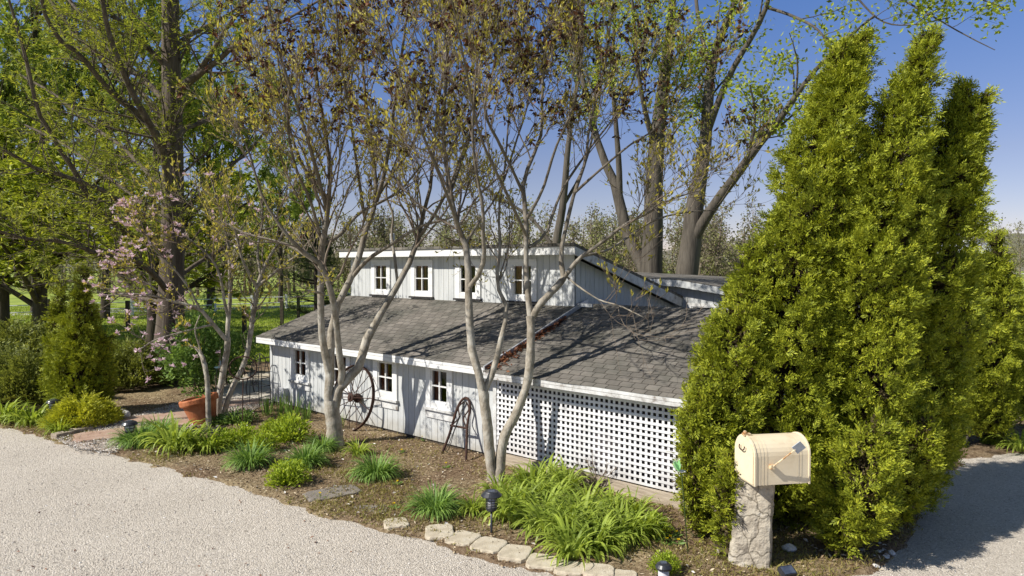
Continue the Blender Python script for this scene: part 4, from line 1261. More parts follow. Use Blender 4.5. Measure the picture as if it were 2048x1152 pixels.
# ------------------------------------------------------------------ arborvitae and junipers
def sprays(mb, pos, d, size, per=7, m=0, w=.19, flat=None):
    """flat fern-like sprays, each made of small scale leaves"""
    n = len(pos)
    d = unit(d)
    nr = rnd(n) if flat is None else rnd(n, (.5, .5, .5)) + np.asarray(flat)
    side = unit(np.cross(d, nr))
    size = np.broadcast_to(size, (n,))[:, None]
    for k in range(per):
        f = k / per
        sg = 1 if k % 2 else -1
        if k == per - 1:
            ld, l0 = d, .45
        else:
            ld, l0 = unit(d * .8 + side * sg * .75 + rnd(n, (.15, .15, .15))), .55 * (1 - .5 * f)
        p = pos + d * size * f * .75
        mb.leaves(p, ld, np.cross(side, d) + rnd(n, (.3, .3, .3)), size[:, 0] * l0, size[:, 0] * l0 * w * 1.6, m)


def crown_cols(mb, cols, dens, size, upness=.6, lump=.3, seed=0, per=7, rough=.1):
    """cols: list of [(x, y, z, r), ...] axes; foliage fills a lumpy shell round each"""
    r = np.random.default_rng(seed)
    for rows in cols:
        o = spline(rows, 40)
        seg = np.linalg.norm(np.diff(o[:, :3], axis=0), axis=1)
        wgt = seg * (o[:-1, 3] + .04)
        area = 2 * math.pi * wgt.sum()
        n = int(dens * area)
        q = max(6, n // 11)                    # plumes, each a fan of sprays
        i = r.choice(len(seg), q, p=wgt / wgt.sum())
        t = r.random(q)[:, None]
        c = o[i] * (1 - t) + o[i + 1] * t
        ph = r.random(q) * 2 * math.pi
        h = c[:, 2]
        k1, k2, k3 = r.random(3) * 6
        R0 = max(.3, float(o[:, 3].max()))
        L = (np.sin(3 * ph + h * 2.1 / R0 * .6 + k1) * .35 + np.sin(5 * ph - h * 3.3 + k2) * .35 + np.sin(2 * ph + h * 5.2 + k3) * .3 + np.sin(9 * ph + 7 * h + k1) * .25)
        rr = c[:, 3] * (1 + lump * L) * (.99 - .30 * r.random(q) ** 2.0)
        out = np.stack([np.cos(ph), np.sin(ph), np.zeros(q)], -1)
        pc = c[:, :3] + out * np.maximum(rr - size * .9, .01)[:, None]
        ax = unit(o[-1, :3] - o[0, :3])
        pd = unit(out * (1.2 - upness) + ax * upness + r.normal(0, .3, (q, 3)))
        pl = size * r.uniform(.6, 1.7, q)
        k = np.repeat(np.arange(q), 11)
        f = r.random(len(k)) ** .8
        pos = pc[k] + pd[k] * (pl[k] * f)[:, None] + r.normal(0, 1, (len(k), 3)) * (size * .42 * (1.1 - .6 * f))[:, None]
        pos[:, 2] = np.maximum(pos[:, 2], .03)
        d = pd[k] + r.normal(0, .45, (len(k), 3))
        n = len(k)
        sprays(mb, pos, d, r.uniform(.65, 1.25, n) * size, per)
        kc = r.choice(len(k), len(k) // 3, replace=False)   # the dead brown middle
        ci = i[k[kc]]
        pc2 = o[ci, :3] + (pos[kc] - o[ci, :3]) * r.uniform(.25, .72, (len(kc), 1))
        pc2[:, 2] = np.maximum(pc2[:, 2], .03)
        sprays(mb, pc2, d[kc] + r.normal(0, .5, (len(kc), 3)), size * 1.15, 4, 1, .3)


def pcol(pts, d0, trim=8):                            # (photo x, photo y, half width px, depth offset) -> axis rows
    rows = []
    for x, y, hw, dd in pts:
        d = d0 + dd
        p = P(x, y, d)
        rows.append([p[0], p[1], max(p[2], 0.02), max(hw - trim, hw * .5) * d / FPX])
    return rows


def arborvitae(label, cols, base, dens=1250, size=.10, name='arborvitae', mat_='arb', group='arborvitae by the gravel', seed=0, trunk=True, **kw):
    t = thing(name, label, 'shrub', base, group)
    cr = MB()
    crown_cols(cr, cols, dens, size, seed=seed, **kw)
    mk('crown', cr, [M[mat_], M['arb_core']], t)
    if trunk:
        w = MB()
        for rows in cols:
            o = spline(rows, 16)
            w.tubes(o[:14, :3], np.linspace(.05, .012, 14)[None], 6)
            for k in range(10):
                a = rng.random() * 6.28
                j = rng.integers(1, 13)
                st = o[j, :3]
                e = st + np.array([math.cos(a), math.sin(a), .6]) * o[j, 3] * .8
                w.tubes(np.array([st, (st + e) / 2 + rnd(1)[0] * .03, e]), np.array([[.014, .01, .005]]), 4)
        mk('trunk', w, M['arb_inner'], t, smooth=True)
    return t


arborvitae('tallest left-hand arborvitae column, leaning right, behind the cream mailbox', [
    pcol([(1560, 1060, 60, 0), (1555, 960, 110, 0), (1555, 850, 125, 0), (1565, 720, 118, 0), (1586, 590, 106, .1), (1616, 460, 98, .1), (1643, 340, 84, .15), (1668, 230, 66, .2), (1690, 150, 50, .2), (1710, 105, 34, .2), (1728, 74, 12, .2)], 7.9),
    pcol([(1660, 300, 40, .1), (1668, 180, 34, .1), (1680, 110, 18, .1), (1686, 82, 6, .1)], 7.9),
], P(1560, 1085, 7.6) * [1, 1, 0], seed=1)
arborvitae('middle arborvitae column, its pointed top bent to the right', [
    pcol([(1690, 1030, 70, 0), (1695, 900, 125, 0), (1708, 760, 128, 0), (1724, 620, 116, 0), (1744, 480, 104, 0), (1770, 360, 84, 0), (1800, 250, 60, 0), (1828, 170, 44, 0), (1848, 110, 28, 0), (1864, 66, 10, 0)], 7.9),
], P(1690, 1060, 7.9) * [1, 1, 0], seed=2)
arborvitae('right-hand arborvitae column of the tall trio beside the gravel lane', [
    pcol([(1795, 1000, 70, 0), (1808, 900, 106, 0), (1820, 760, 110, 0), (1838, 620, 100, 0), (1862, 480, 88, 0), (1890, 380, 74, 0), (1911, 290, 56, 0), (1924, 225, 38, 0), (1930, 172, 12, 0)], 8.2),
    pcol([(1905, 420, 50, 0), (1925, 320, 44, 0), (1950, 240, 24, 0), (1966, 192, 6, 0)], 8.2),
], P(1800, 1020, 8.4) * [1, 1, 0], seed=3)
arborvitae('low bushy arborvitae spilling over the lattice end, left of the mailbox', [
    pcol([(1440, 1060, 55, 0), (1430, 950, 72, 0), (1440, 830, 80, .1), (1462, 720, 76, .2), (1490, 640, 60, .3), (1505, 560, 40, .4), (1515, 500, 12, .4)], 7.45),
    pcol([(1392, 1060, 24, 0), (1388, 960, 38, 0), (1392, 870, 40, 0), (1404, 800, 32, 0), (1415, 760, 10, 0)], 7.4),
    pcol([(1455, 1105, 18, 0), (1452, 1040, 34, 0), (1456, 975, 32, 0), (1466, 920, 12, 0)], 6.85),
], P(1420, 1085, 7.3) * [1, 1, 0], seed=4)
arborvitae('low bushy arborvitae lobe bulging towards the lane, right of the mailbox', [
    pcol([(1690, 1095, 45, 0), (1690, 1040, 82, 0), (1712, 980, 92, 0), (1735, 920, 76, 0), (1750, 860, 30, 0)], 6.9),
    pcol([(1790, 1040, 30, 0), (1795, 980, 62, 0), (1812, 920, 62, 0), (1835, 870, 34, 0), (1845, 840, 10, 0)], 7.3),
], P(1720, 1110, 6.95) * [1, 1, 0], seed=5)
arborvitae('pointed arborvitae with bare pale stems showing at its foot, behind the tall trio', [
    pcol([(1960, 870, 60, 0), (1958, 800, 84, 0), (1965, 720, 82, 0), (1975, 640, 66, 0), (1985, 570, 44, 0), (1990, 510, 22, 0), (1994, 468, 5, 0)], 11.3),
    pcol([(1900, 850, 60, 0), (1905, 770, 66, 0), (1915, 680, 56, 0), (1932, 600, 38, 0), (1942, 540, 18, 0), (1946, 515, 5, 0)], 11.3),
], G(1915, 895), seed=6, size=.11, dens=1000)
w = MB()
for dx in (-22, -6, 8, 24):
    o = spline([[*P(1915 + dx * .3, 900, 11.2), .035], [*P(1915 + dx, 860, 11.2), .028], [*P(1915 + dx * 2, 780, 11.3), .02]], 8)
    w.tubes(o[:, :3], o[:, 3][None], 6)
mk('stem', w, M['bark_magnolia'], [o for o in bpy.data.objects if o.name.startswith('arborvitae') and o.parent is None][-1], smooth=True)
arborvitae('arborvitae cut by the right picture edge beyond the gravel lane', [
    pcol([(2085, 850, 50, 0), (2085, 760, 62, 0), (2080, 690, 50, 0), (2075, 620, 30, 0), (2072, 575, 6, 0)], 12.2),
], P(2085, 870, 12.2) * [1, 1, 0], seed=7, size=.11, dens=1000)
arborvitae('bushy arborvitae with several pointed tops at the left of the brick path', [
    pcol([(165, 850, 40, 0), (163, 790, 58, 0), (160, 720, 56, 0), (160, 650, 40, 0), (164, 600, 22, 0), (168, 540, 5, 0)], 13.4),
    pcol([(125, 820, 30, 0), (118, 740, 34, 0), (116, 660, 26, 0), (120, 600, 15, 0), (122, 572, 4, 0)], 13.6),
    pcol([(200, 830, 24, 0), (202, 760, 28, 0), (205, 700, 14, 0), (208, 670, 4, 0)], 13.5),
], G(163, 846), group=None, seed=8, size=.11, dens=1000)


def spreading(label, cx, cy, d, R, Hh, n, size, m, seed, name='juniper', up=.55, cat='shrub', group=None, per=7):
    """low wide bush of arching plumes"""
    r = np.random.default_rng(seed)
    b = np.array([(cx - 1024) / FPX * d, d, 0.0]) if cy is None else G(cx, cy)
    t = thing(name, label, cat, b, group)
    a = r.random(n) * 6.283
    f = np.sqrt(r.random(n))
    z = Hh * (1 - f ** 2.2 * .8) * (.35 + .65 * r.random(n) ** .6) * (1 + .25 * np.sin(a * 5 + seed))
    pos = np.stack([np.cos(a) * f * R, np.sin(a) * f * R, z + .02], -1) + b
    d_ = np.stack([np.cos(a), np.sin(a), np.full(n, up)], -1) + r.normal(0, .35, (n, 3))
    mb = MB()
    sprays(mb, pos, d_, r.uniform(.7, 1.3, n) * size, per)
    mk('crown', mb, M[m], t)
    w = MB()
    for k in range(9):
        aa = k * .7
        e = b + np.array([math.cos(aa) * R * .7, math.sin(aa) * R * .7, Hh * .6])
        w.tubes(np.array([b, (b + e) / 2 + [0, 0, .12 * Hh], e]), np.array([[.025, .018, .008]]), 5)
    mk('stem', w, M['bark_dark'], t, smooth=True)
    return t


spreading('spreading juniper at the left picture edge, reaching above the daylilies', -20, 800, None, 1.25, 1.05, 3400, .22, 'juniper', 1, group='junipers')
spreading('spreading juniper between the picture edge and the left arborvitae', 62, 806, None, 1.05, 1.0, 2800, .2, 'juniper', 2, group='junipers')
spreading('feathery juniper behind the left arborvitae, above the others', 40, 745, None, 1.6, 1.2, 3600, .24, 'juniper', 3, group='junipers')
spreading('juniper right of the left arborvitae, before the flared cypress base', 255, 775, None, .95, .95, 2600, .2, 'juniper', 4, group='junipers')
spreading('low golden juniper mound by the timber path edging', 165, 852, None, .60, .46, 2200, .12, 'gold', 5, name='golden_juniper')


def leafy(label, px_, py_, R, Hh, n, size, m, seed, name='leafy_shrub', cat='shrub', group=None, stems=8, up=.2):
    r = np.random.default_rng(seed)
    b = G(px_, py_)
    t = thing(name, label, cat, b, group)
    k = max(1, n // 14)
    u = unit(r.normal(0, 1, (k, 3)))
    c = u * (r.random((k, 1)) ** .4) * [R, R, Hh * .5] * (1 + .2 * np.sin(u[:, :1] * 6 + seed)) + [0, 0, Hh * .52]
    pos = np.repeat(c, 14, 0) + r.normal(0, R * .11, (k * 14, 3))
    pos[:, 2] = np.maximum(pos[:, 2], .03)
    q = len(pos)
    mb = MB()
    mb.leaves(pos + b, unit(pos * [1, 1, .4]) + r.normal(0, .7, (q, 3)) + [0, 0, up], r.normal(0, .6, (q, 3)) + [0, 0, 1], r.uniform(.6, 1.2, q) * size, r.uniform(.4, .7, q) * size, 0, .12)
    mk('foliage', mb, M[m], t)
    w = MB()
    for i in range(stems):
        e = c[r.integers(0, k)] * .9
        w.tubes(np.array([[r.normal(0, .04), r.normal(0, .04), 0], e * .5 + r.normal(0, .03, 3), e]) + b, np.array([[.014, .01, .005]]), 5)
    mk('stem', w, M['twig'], t, smooth=True)
    return t


leafy('tall dark green leafy shrub before the cypress trunk, behind the terracotta pot', 395, 790, .72, 1.95, 3600, .115, 'lilac', 1)
leafy('lighter green leafy shrub right of the tall dark one, by the patio', 452, 775, .62, 1.5, 2600, .105, 'lilac', 2)
leafy('low leafy shrub with pale leaves at the foot of the cypress', 352, 770, .5, .7, 1800, .075, 'lilac', 3)

# pine beyond the left end of the house
t = thing('pine_tree', 'small dark soft-needled pine behind the left end of the house roof', 'tree', np.array([-6.2, 21.5, 0]))
w = MB()
w.rod([[-6.2, 21.5, 0], [-6.15, 21.5, 2], [-6.2, 21.5, 4.4]], np.array([[.12, .09, .02]]), 7)
pl = MB()
for k in range(46):
    z = rng.uniform(.5, 4.3)
    a = rng.random() * 6.28
    l = (4.7 - z) * .42 * rng.uniform(.7, 1.1)
    st = np.array([-6.2, 21.5, z])
    e = st + np.array([math.cos(a) * l, math.sin(a) * l, l * .25])
    w.tubes(np.array([st, (st + e) / 2 - [0, 0, .03], e]), np.array([[.03, .02, .008]]), 4)
    q = 60
    f = rng.uniform(.3, 1.05, q)[:, None]
    pos = st + (e - st) * f + rnd(q, (.1, .1, .07))
    dd = unit(e - st) + rnd(q, (.7, .7, .6)) + [0, 0, .3]
    pl.leaves(np.repeat(pos, 4, 0), np.repeat(dd, 4, 0) + rnd(q * 4, (.5, .5, .5)), rnd(q * 4), rng.uniform(.12, .22, q * 4), .014)
mk('trunk', w, M['bark_dark'], t, smooth=True)
mk('crown', pl, M['pine'], t)


# ------------------------------------------------------------------ perennials
def blades(mb, n, R, Hh, w, arch=1.0, S=6, r=rng, m=0, out0=.12, tilt=(.15, .75)):
    """arching strap leaves rising from the middle of a clump"""
    a = r.random(n) * 6.283
    b0 = r.random(n) ** .5 * out0
    el = r.uniform(*tilt, n)
    L = r.uniform(.6, 1.1, n) * Hh * 1.5
    hd = np.stack([np.cos(a), np.sin(a), np.zeros(n)], -1)
    p = hd * b0[:, None]
    ang = math.pi / 2 - el * .8
    pts = [p]
    for k in range(S - 1):
        dv = hd * np.cos(ang)[:, None] + np.array([0, 0, 1]) * np.sin(ang)[:, None]
        p = p + dv * (L / (S - 1))[:, None]
        pts.append(p)
        ang = ang - arch * (.18 + .5 * el) * (1 + .3 * k) * .62
    C = np.stack(pts, 1)
    C[:, :, :2] *= (R / max(R, 1e-6))
    side = np.stack([-np.sin(a), np.cos(a), np.zeros(n)], -1) + r.normal(0, .25, (n, 3))
    side = unit(side)
    prof = np.interp(np.linspace(0, 1, S), [0, .25, .6, 1], [.6, 1, .85, .04])
    W = (w * r.uniform(.7, 1.2, n))[:, None] * prof[None]
    A = C + side[:, None] * W[..., None] * .5
    B = C - side[:, None] * W[..., None] * .5
    V = np.stack([A, B], 2).reshape(n, S * 2, 3)
    V[:, :, 2] = np.maximum(V[:, :, 2], .008)
    q = np.array([[2 * k, 2 * k + 1, 2 * k + 3, 2 * k + 2] for k in range(S - 1)])
    F = (q[None] + (np.arange(n) * S * 2)[:, None, None]).reshape(-1, 4)
    mb.add(V.reshape(-1, 3), F, m)


def proto(fn, m, name):
    mb = MB(); fn(mb)
    me = mk(name, mb, M[m])
    me.location = (0, 0, -50)
    return me


PROTO = {}


def plant(kind, label, x, y, s=1.0, group=None, cat='plant', name=None, v=None):
    """a clump at photo pixel x, y: first use builds it, later ones copy it"""
    b = G(x, y)
    b[2] = bed_z(b[0], b[1])
    key = (kind, int(rng.integers(0, 3)) if v is None else v)
    nm = name or KINDS[kind][2]
    if key not in PROTO:
        mb = MB()
        KINDS[kind][0](mb)
        o = mk(nm, mb, M[KINDS[kind][1]])
        PROTO[key] = o
    else:
        o = PROTO[key].copy()
        col.objects.link(o)
        o.name = nm
    o.location = b
    o.rotation_euler = (0, 0, rng.random() * 6.28)
    o.scale = (s, s, s * rng.uniform(.92, 1.08))
    ABS[o.name] = b
    return tag(o, label, cat, group)


def phlox(mb, n=620, R=.22, Hh=.24, size=.05):
    u = unit(rng.normal(0, 1, (n, 3))); u[:, 2] = np.abs(u[:, 2])
    p = u * rng.uniform(.55, 1.05, (n, 1)) * [R, R, Hh]
    p[:, 2] += .015
    mb.leaves(p, u * [1, 1, .6] + rnd(n, (.6, .6, .4)) + [0, 0, .35], rnd(n, (.6, .6, .6)) + [0, 0, 1], rng.uniform(.7, 1.25, n) * size, rng.uniform(.3, .5, n) * size, 0, .15)
    s = rng.choice(n, 240)
    mb.tubes(np.stack([p[s] * [.12, .12, 0], p[s] * [.7, .7, .5], p[s]], 1), .003, 3)


KINDS = {
    'lily': (lambda mb: blades(mb, 95, .3, .31, .031, 1.0, 7, tilt=(.1, .85)), 'daylily', 'daylily'),
    'grass': (lambda mb: blades(mb, 430, .25, .20, .012, 1.15, 6, out0=.13, tilt=(.05, 1.0)), 'grassy', 'grassy_clump'),
    'iris': (lambda mb: blades(mb, 34, .15, .36, .020, .25, 5, out0=.12, tilt=(.0, .35)), 'grassy', 'iris_clump'),
    'phlox': (lambda mb: phlox(mb), 'lime', 'lime_perennial'),
    'low': (lambda mb: phlox(mb, 420, .3, .16, .06), 'lilac', 'low_perennial'),
}
LM = [(1000, 1000), (1045, 985), (1090, 1000), (1040, 1030), (1085, 1045), (1130, 1030), (1120, 1068), (1165, 1055), (1160, 1088), (1205, 1075), (1210, 1100), (1250, 1085), (1262, 1050), (1175, 1020), (1215, 1035), (1130, 995), (1285, 1075), (1060, 1005), (1100, 1022), (1145, 1050), (1190, 1090), (1240, 1065), (1180, 1108), (1140, 1085), (1010, 1020), (1070, 1062), (1105, 1078), (1020, 1040), (1230, 1095), (1150, 1110), (1265, 1075), (1060, 985), (1100, 985)]
for x, y in LM:
    plant('lily', 'bright green daylily in the big arching mass before the lattice timber', x + rng.normal(0, 5), y + rng.normal(0, 4), rng.uniform(.85, 1.1), 'daylilies before the lattice timber', 'daylily')
for x, y, s, kind, lab in [
    (870, 1030, .98, 'grass', 'dark grassy clump left of the lantern-style solar light'),
    (945, 1030, .6, 'lily', 'thin upright yellow-green daylily tuft just left of the lantern-style solar light'),
    (752, 958, 1.02, 'grass', 'tall dark grassy clump standing alone in bare soil between the magnolias'),
    (716, 915, .62, 'lily', 'small daylily tuft in the soil right of the first magnolia trunk'),
    (500, 935, 1.05, 'grass', 'dark grassy clump nearest the gravel, under the lime perennials'),
    (575, 972, .95, 'phlox', 'bright leafy clump closest to the gravel edge, below the pair of grassy clumps'),
    (612, 935, .95, 'grass', 'grassy clump left of the first magnolia, behind the lone leafy clump'),
    (645, 905, .8, 'grass', 'small grassy clump touching the left of the first magnolia trunk'),
    (580, 885, 1.15, 'phlox', 'largest lime green leafy mound, left of the first magnolia trunk'),
    (545, 870, .75, 'phlox', 'small lime green mound adjoining the largest one on its left'),
    (485, 893, .9, 'phlox', 'lime green clump behind the dark grassy clump nearest the gravel'),
    (445, 900, .9, 'phlox', 'lime green clump in the middle of the front bed'),
    (415, 905, .85, 'lily', 'daylily among lime clumps before the black tray'),
    (350, 905, 1.25, 'lily', 'broad pale daylily clump second from the path light'),
    (385, 900, 1.0, 'lily', 'daylily clump third from the path light'),
    (275, 893, 1.1, 'grass', 'dense dark grassy clump hiding the stem of the path light'),
    (318, 872, 1.0, 'grass', 'dense dark grassy clump behind the path light clump'),
    (300, 890, .9, 'grass', 'dense grassy clump beside the path light, nearer the gravel'),
    (525, 905, .8, 'phlox', 'yellowish low leafy clump right of the middle of the bed'),
    (440, 850, .85, 'low', 'low dark leafy clump at the foot of the pink magnolia'),
    (475, 850, 1.0, 'low', 'low dark leafy clump under the garden hoop'),
    (400, 850, .55, 'phlox', 'small lime clump before the terracotta pot'),
    (535, 832, .8, 'iris', 'iris clump farthest left by the house corner'),
    (560, 838, .9, 'iris', 'second iris clump along the house wall'),
    (585, 843, .85, 'iris', 'third iris clump along the house wall'),
    (572, 850, .5, 'phlox', 'small green tuft before the irises'),
    (612, 846, .6, 'iris', 'last thin iris clump along the house wall'),
    (680, 860, .5, 'iris', 'sparse iris shoots under the wagon wheel'),
    (62, 852, 1.05, 'lily', 'daylily between the juniper and the left solar light'),
    (5, 845, 1.15, 'lily', 'daylily cut by the left picture edge'),
    (35, 848, .8, 'lily', 'daylily second from the left picture edge'),
    (118, 870, .75, 'lily', 'grey-green daylily at the corner of the gravel before the golden juniper'),
    (1310, 1075, .6, 'phlox', 'pale green tuft at the right end of the daylily mass'),
    (2040, 905, .9, 'lily', 'green strap-leaved clump at the right edge of the gravel lane'),
    (1985, 892, .6, 'phlox', 'small yellow-green tuft under the arborvitae by the right edge'),
    (1330, 1150, .5, 'phlox', 'small green tuft at the foot of the domed solar light'),
]:
    plant(kind, lab, x, y, s * {'grass': 1.38, 'phlox': 1.38, 'lily': 1.2, 'iris': 1.1, 'low': 1.2}[kind], None)

# ------------------------------------------------------------------ things standing in the garden
def gz(x, y, dz=0.0):
    b = G(x, y)
    b[2] = bed_z(b[0], b[1]) + dz
    return b


# mailbox on its rough stone pillar
b = gz(1519, 1142)
zb = b[2]
top = .895
r = np.random.default_rng(3)
n, S = 48, 44
V = []
for k in range(S):
    f = k / (S - 1)
    hw = (.20 - .022 * f) * (1 + .02 * math.sin(f * 9))
    hd = .165 - .015 * f
    for i in range(n):
        a = 2 * math.pi * i / n
        c, s_ = math.cos(a), math.sin(a)
        e = 9.0
        q_ = (abs(c) ** e + abs(s_) ** e) ** (-1 / e)
        u_ = i / n * 1.5
        j = .022 * float(vnoise(np.array([u_]), np.array([f * 1.1]), 3.1, 8)[0]) + .020 * float(vnoise(np.array([u_]), np.array([f * 1.1]), 9, 9)[0]) + .012 * float(vnoise(np.array([u_]), np.array([f * 1.1]), 26, 10)[0])
        xl, yl = hw * c * q_ + j * c, hd * s_ * q_ + j * s_
        V.append([b[0] + xl * .92 + yl * .39 - .03 * (1 - f) + .02 * f, b[1] + .19 - xl * .39 + yl * .92, zb - .04 + (top - zb + .04) * f])
mb = MB()
F = [[k * n + i, k * n + (i + 1) % n, (k + 1) * n + (i + 1) % n, (k + 1) * n + i] for k in range(S - 1) for i in range(n)]
mb.add(V, F)
tp = np.array(V[-n:])
mb.add(np.vstack([tp, tp.mean(0)[None]]), [[i, (i + 1) % n, n] for i in range(n)])
pil = mk('stone_post', mb, M['stone_pillar'])
recenter(pil, b)
tag(pil, 'rough square stone post carrying the cream mailbox', 'post')

MA = math.radians(9)
ML, MW, MH = .575, .385, .445
m0 = P(1509, 963, 6.42)                       # near lower front corner
ax = np.array([math.cos(MA), math.sin(MA), 0])
ay = np.array([-math.sin(MA), math.cos(MA), 0])
MR = np.stack([ax, ay, [0, 0, 1.0]], 1)
m0[2] = .897
mt = thing('mailbox', 'large cream metal mailbox with a raised flag on the stone post', 'mailbox', m0)
A = lambda x, y, z: m0 + ax * x + ay * y + np.array([0, 0, z])


def arch(inset=0.0, n=14):
    w, h = MW / 2 - inset, MH - inset
    rr = w
    pts = [(MW / 2 - w, inset), (MW / 2 - w, h - rr * .85)]
    pts += [(MW / 2 - rr * math.cos(t), h - rr * .85 + rr * .85 * math.sin(t)) for t in np.linspace(0, math.pi, n)[1:-1]]
    pts += [(MW / 2 + w, h - rr * .85), (MW / 2 + w, inset)]
    return pts


def extr(mb, poly, x0, x1, m=0, cap=True):
    k = len(poly)
    V = [A(x0, y, z) for y, z in poly] + [A(x1, y, z) for y, z in poly]
    mb.add(V, [[i, i + k, (i + 1) % k + k, (i + 1) % k] for i in range(k)], m)
    if cap:
        for o_, x, fl_ in ((0, x0, 0), (k, x1, 1)):
            c = np.mean(V[o_:o_ + k], 0)
            mb.add(V[o_:o_ + k] + [c], [[i, (i + 1) % k, k] if fl_ == 0 else [(i + 1) % k, i, k] for i in range(k)], m)


mb = MB()
extr(mb, arch(.004), 0.012, ML - .012)
for x in (.05, .085, .12, ML - .13, ML - .10):   # pressed ribs
    extr(mb, arch(.0015), x, x + .012, cap=False)
extr(mb, arch(-.004), 0, .016)
extr(mb, arch(-.004), ML - .016, ML)
mk('body', mb, M['cream'], mt)
mb = MB()
extr(mb, arch(.012), -.012, -.0005)
door = mk('door', mb, M['cream'], mt)
mb = MB()
hz_ = [A(-.03, MW / 2 - .05, MH - .10), A(-.035, MW / 2 - .045, MH - .13), A(-.035, MW / 2, MH - .145), A(-.035, MW / 2 + .045, MH - .13), A(-.03, MW / 2 + .05, MH - .10)]
hp = spline(np.c_[np.array(hz_), np.full(5, .006)], 12)
mb.tubes(hp[:, :3], .006, 6)
mk('handle', mb, M['rust'], door)
mb = MB()
mb.box(-.02, .05, MW / 2 - .025, MW / 2 + .025, MH - .005, MH + .018, 0, (MR, m0))
mb.lathe([(0, 0), (.018, 0), (.02, .012), (.012, .026), (0, .03)], A(.0, MW / 2, MH + .015), 8)
mk('catch', mb, M['rust_spot'], mt)
mb = MB()
pv = A(.17, -.03, .19)
fe = A(.355, -.10, .365)
for o_ in (-.005, .005):
    pass
mb.tubes(np.array([[pv, (pv + fe) / 2, fe]]), .008, 6)
mb.box(.15, .19, -.035, 0.004, .165, .205, 0, (MR, m0))
fg = mk('flag', mb, M['rust_spot'], mt)
mb = MB()
d1 = unit(fe - pv)
d2 = unit(np.cross(d1, -ay + .25 * ax))
c_ = fe
V = [c_ - d2 * .045 - d1 * .012, c_ + d2 * .055 - d1 * .012, c_ + d2 * .055 + d1 * .085, c_ - d2 * .045 + d1 * .085]
nn = unit(np.cross(d1, d2)) * .003
mb.add(np.vstack([np.array(V) + nn, np.array(V) - nn]), [[0, 1, 2, 3], [7, 6, 5, 4], [0, 4, 5, 1], [1, 5, 6, 2], [2, 6, 7, 3], [3, 7, 4, 0]])
mk('flag_plate', mb, M['flag_back'], fg)


# solar path lights
def solar(label, x, y, s, style, zoff=0.0, hstake=.28, lean=(0, 0)):
    b = gz(x, y)
    t = thing('solar_light', label, 'garden light', b, 'solar path lights' if style != 'dome' else None)
    mb = MB()
    mb.lathe([(.012 * s, -.02), (.012 * s, hstake), (.0, hstake)], b, 8)
    mk('stake', mb, M['black_plastic'], t, smooth=True)
    z = b + np.array([0, 0, hstake])
    mb = MB()
    if style == 'lantern':
        mb.lathe([(0, 0), (.055 * s, 0), (.058 * s, .015 * s), (.058 * s, .02 * s), (.0, .022 * s)], z, 20)
        for k in range(1, 5):
            mb.lathe([(.056 * s, .026 * s * k), (.060 * s, .026 * s * k + .004 * s), (.056 * s, .026 * s * k + .008 * s)], z, 20)
        for k in range(8):
            a = k * math.pi / 4
            mb.rod([z + [math.cos(a) * .057 * s, math.sin(a) * .057 * s, .015 * s], z + [math.cos(a) * .057 * s, math.sin(a) * .057 * s, .14 * s]], .004 * s, 5)
        h = .14 * s
        capp = [(.06 * s, h), (.11 * s, h + .012 * s), (.112 * s, h + .022 * s), (.075 * s, h + .058 * s), (.070 * s, h + .064 * s), (0, h + .064 * s)]
        lens = [(0, .02 * s), (.045 * s, .02 * s), (.045 * s, h), (0, h)]
    else:
        mb.lathe([(0, 0), (.05 * s, 0), (.055 * s, .02 * s), (0, .022 * s)], z, 20)
        for k in range(6):
            a = k * math.pi / 3
            mb.rod([z + [math.cos(a) * .056 * s, math.sin(a) * .056 * s, .01 * s], z + [math.cos(a) * .07 * s, math.sin(a) * .07 * s, .10 * s]], .004 * s, 5)
        mb.lathe([(.06 * s, .055 * s), (.066 * s, .06 * s), (.06 * s, .065 * s)], z, 20)
        h = .10 * s
        capp = [(.05 * s, h), (.095 * s, h), (.10 * s, h + .012 * s), (.08 * s, h + .04 * s), (.05 * s, h + .052 * s), (0, h + .055 * s)]
        lens = [(0, .02 * s), (.05 * s, .02 * s), (.06 * s, h), (0, h)]
    mk('cage', mb, M['black_plastic'], t)
    mb = MB(); mb.lathe(capp, z, 24)
    cp = mk('cap', mb, M['black_plastic'], t, smooth=False)
    mb = MB(); mb.box(-.035 * s, .035 * s, -.035 * s, .035 * s, capp[-1][1], capp[-1][1] + .003, 0, (np.eye(3), z))
    mk('solar_cell', mb, M['solar'], cp)
    mb = MB(); mb.lathe(lens, z, 16)
    mk('lens', mb, M['frosted'], t, smooth=True)


solar('black lantern-style solar light with a ribbed lens before the right magnolia', 983, 1068, 1.05, 'lantern', hstake=.26)
solar('black solar path light standing in the dense grassy clump beside the path', 260, 893, 1.25, 'open', hstake=.20)
solar('black solar path light beside the golden juniper on the left', 108, 848, 1.25, 'open', hstake=.24)

b = gz(1327, 1168)
t = thing('dome_solar_light', 'short black domed solar light at the bottom picture edge', 'garden light', b)
mb = MB(); mb.lathe([(.05, -.02), (.052, .14), (.0, .15)], b, 16)
mk('lens', mb, M['frosted'], t, smooth=True)
mb = MB(); mb.lathe([(.05, .135), (.075, .14), (.078, .158), (.06, .185), (.035, .195), (0, .197)], b, 22)
cp = mk('cap', mb, M['black_plastic'], t)
mb = MB(); mb.box(-.028, .028, -.028, .028, .197, .201, 0, (np.eye(3), b))
mk('solar_cell', mb, M['solar'], cp)

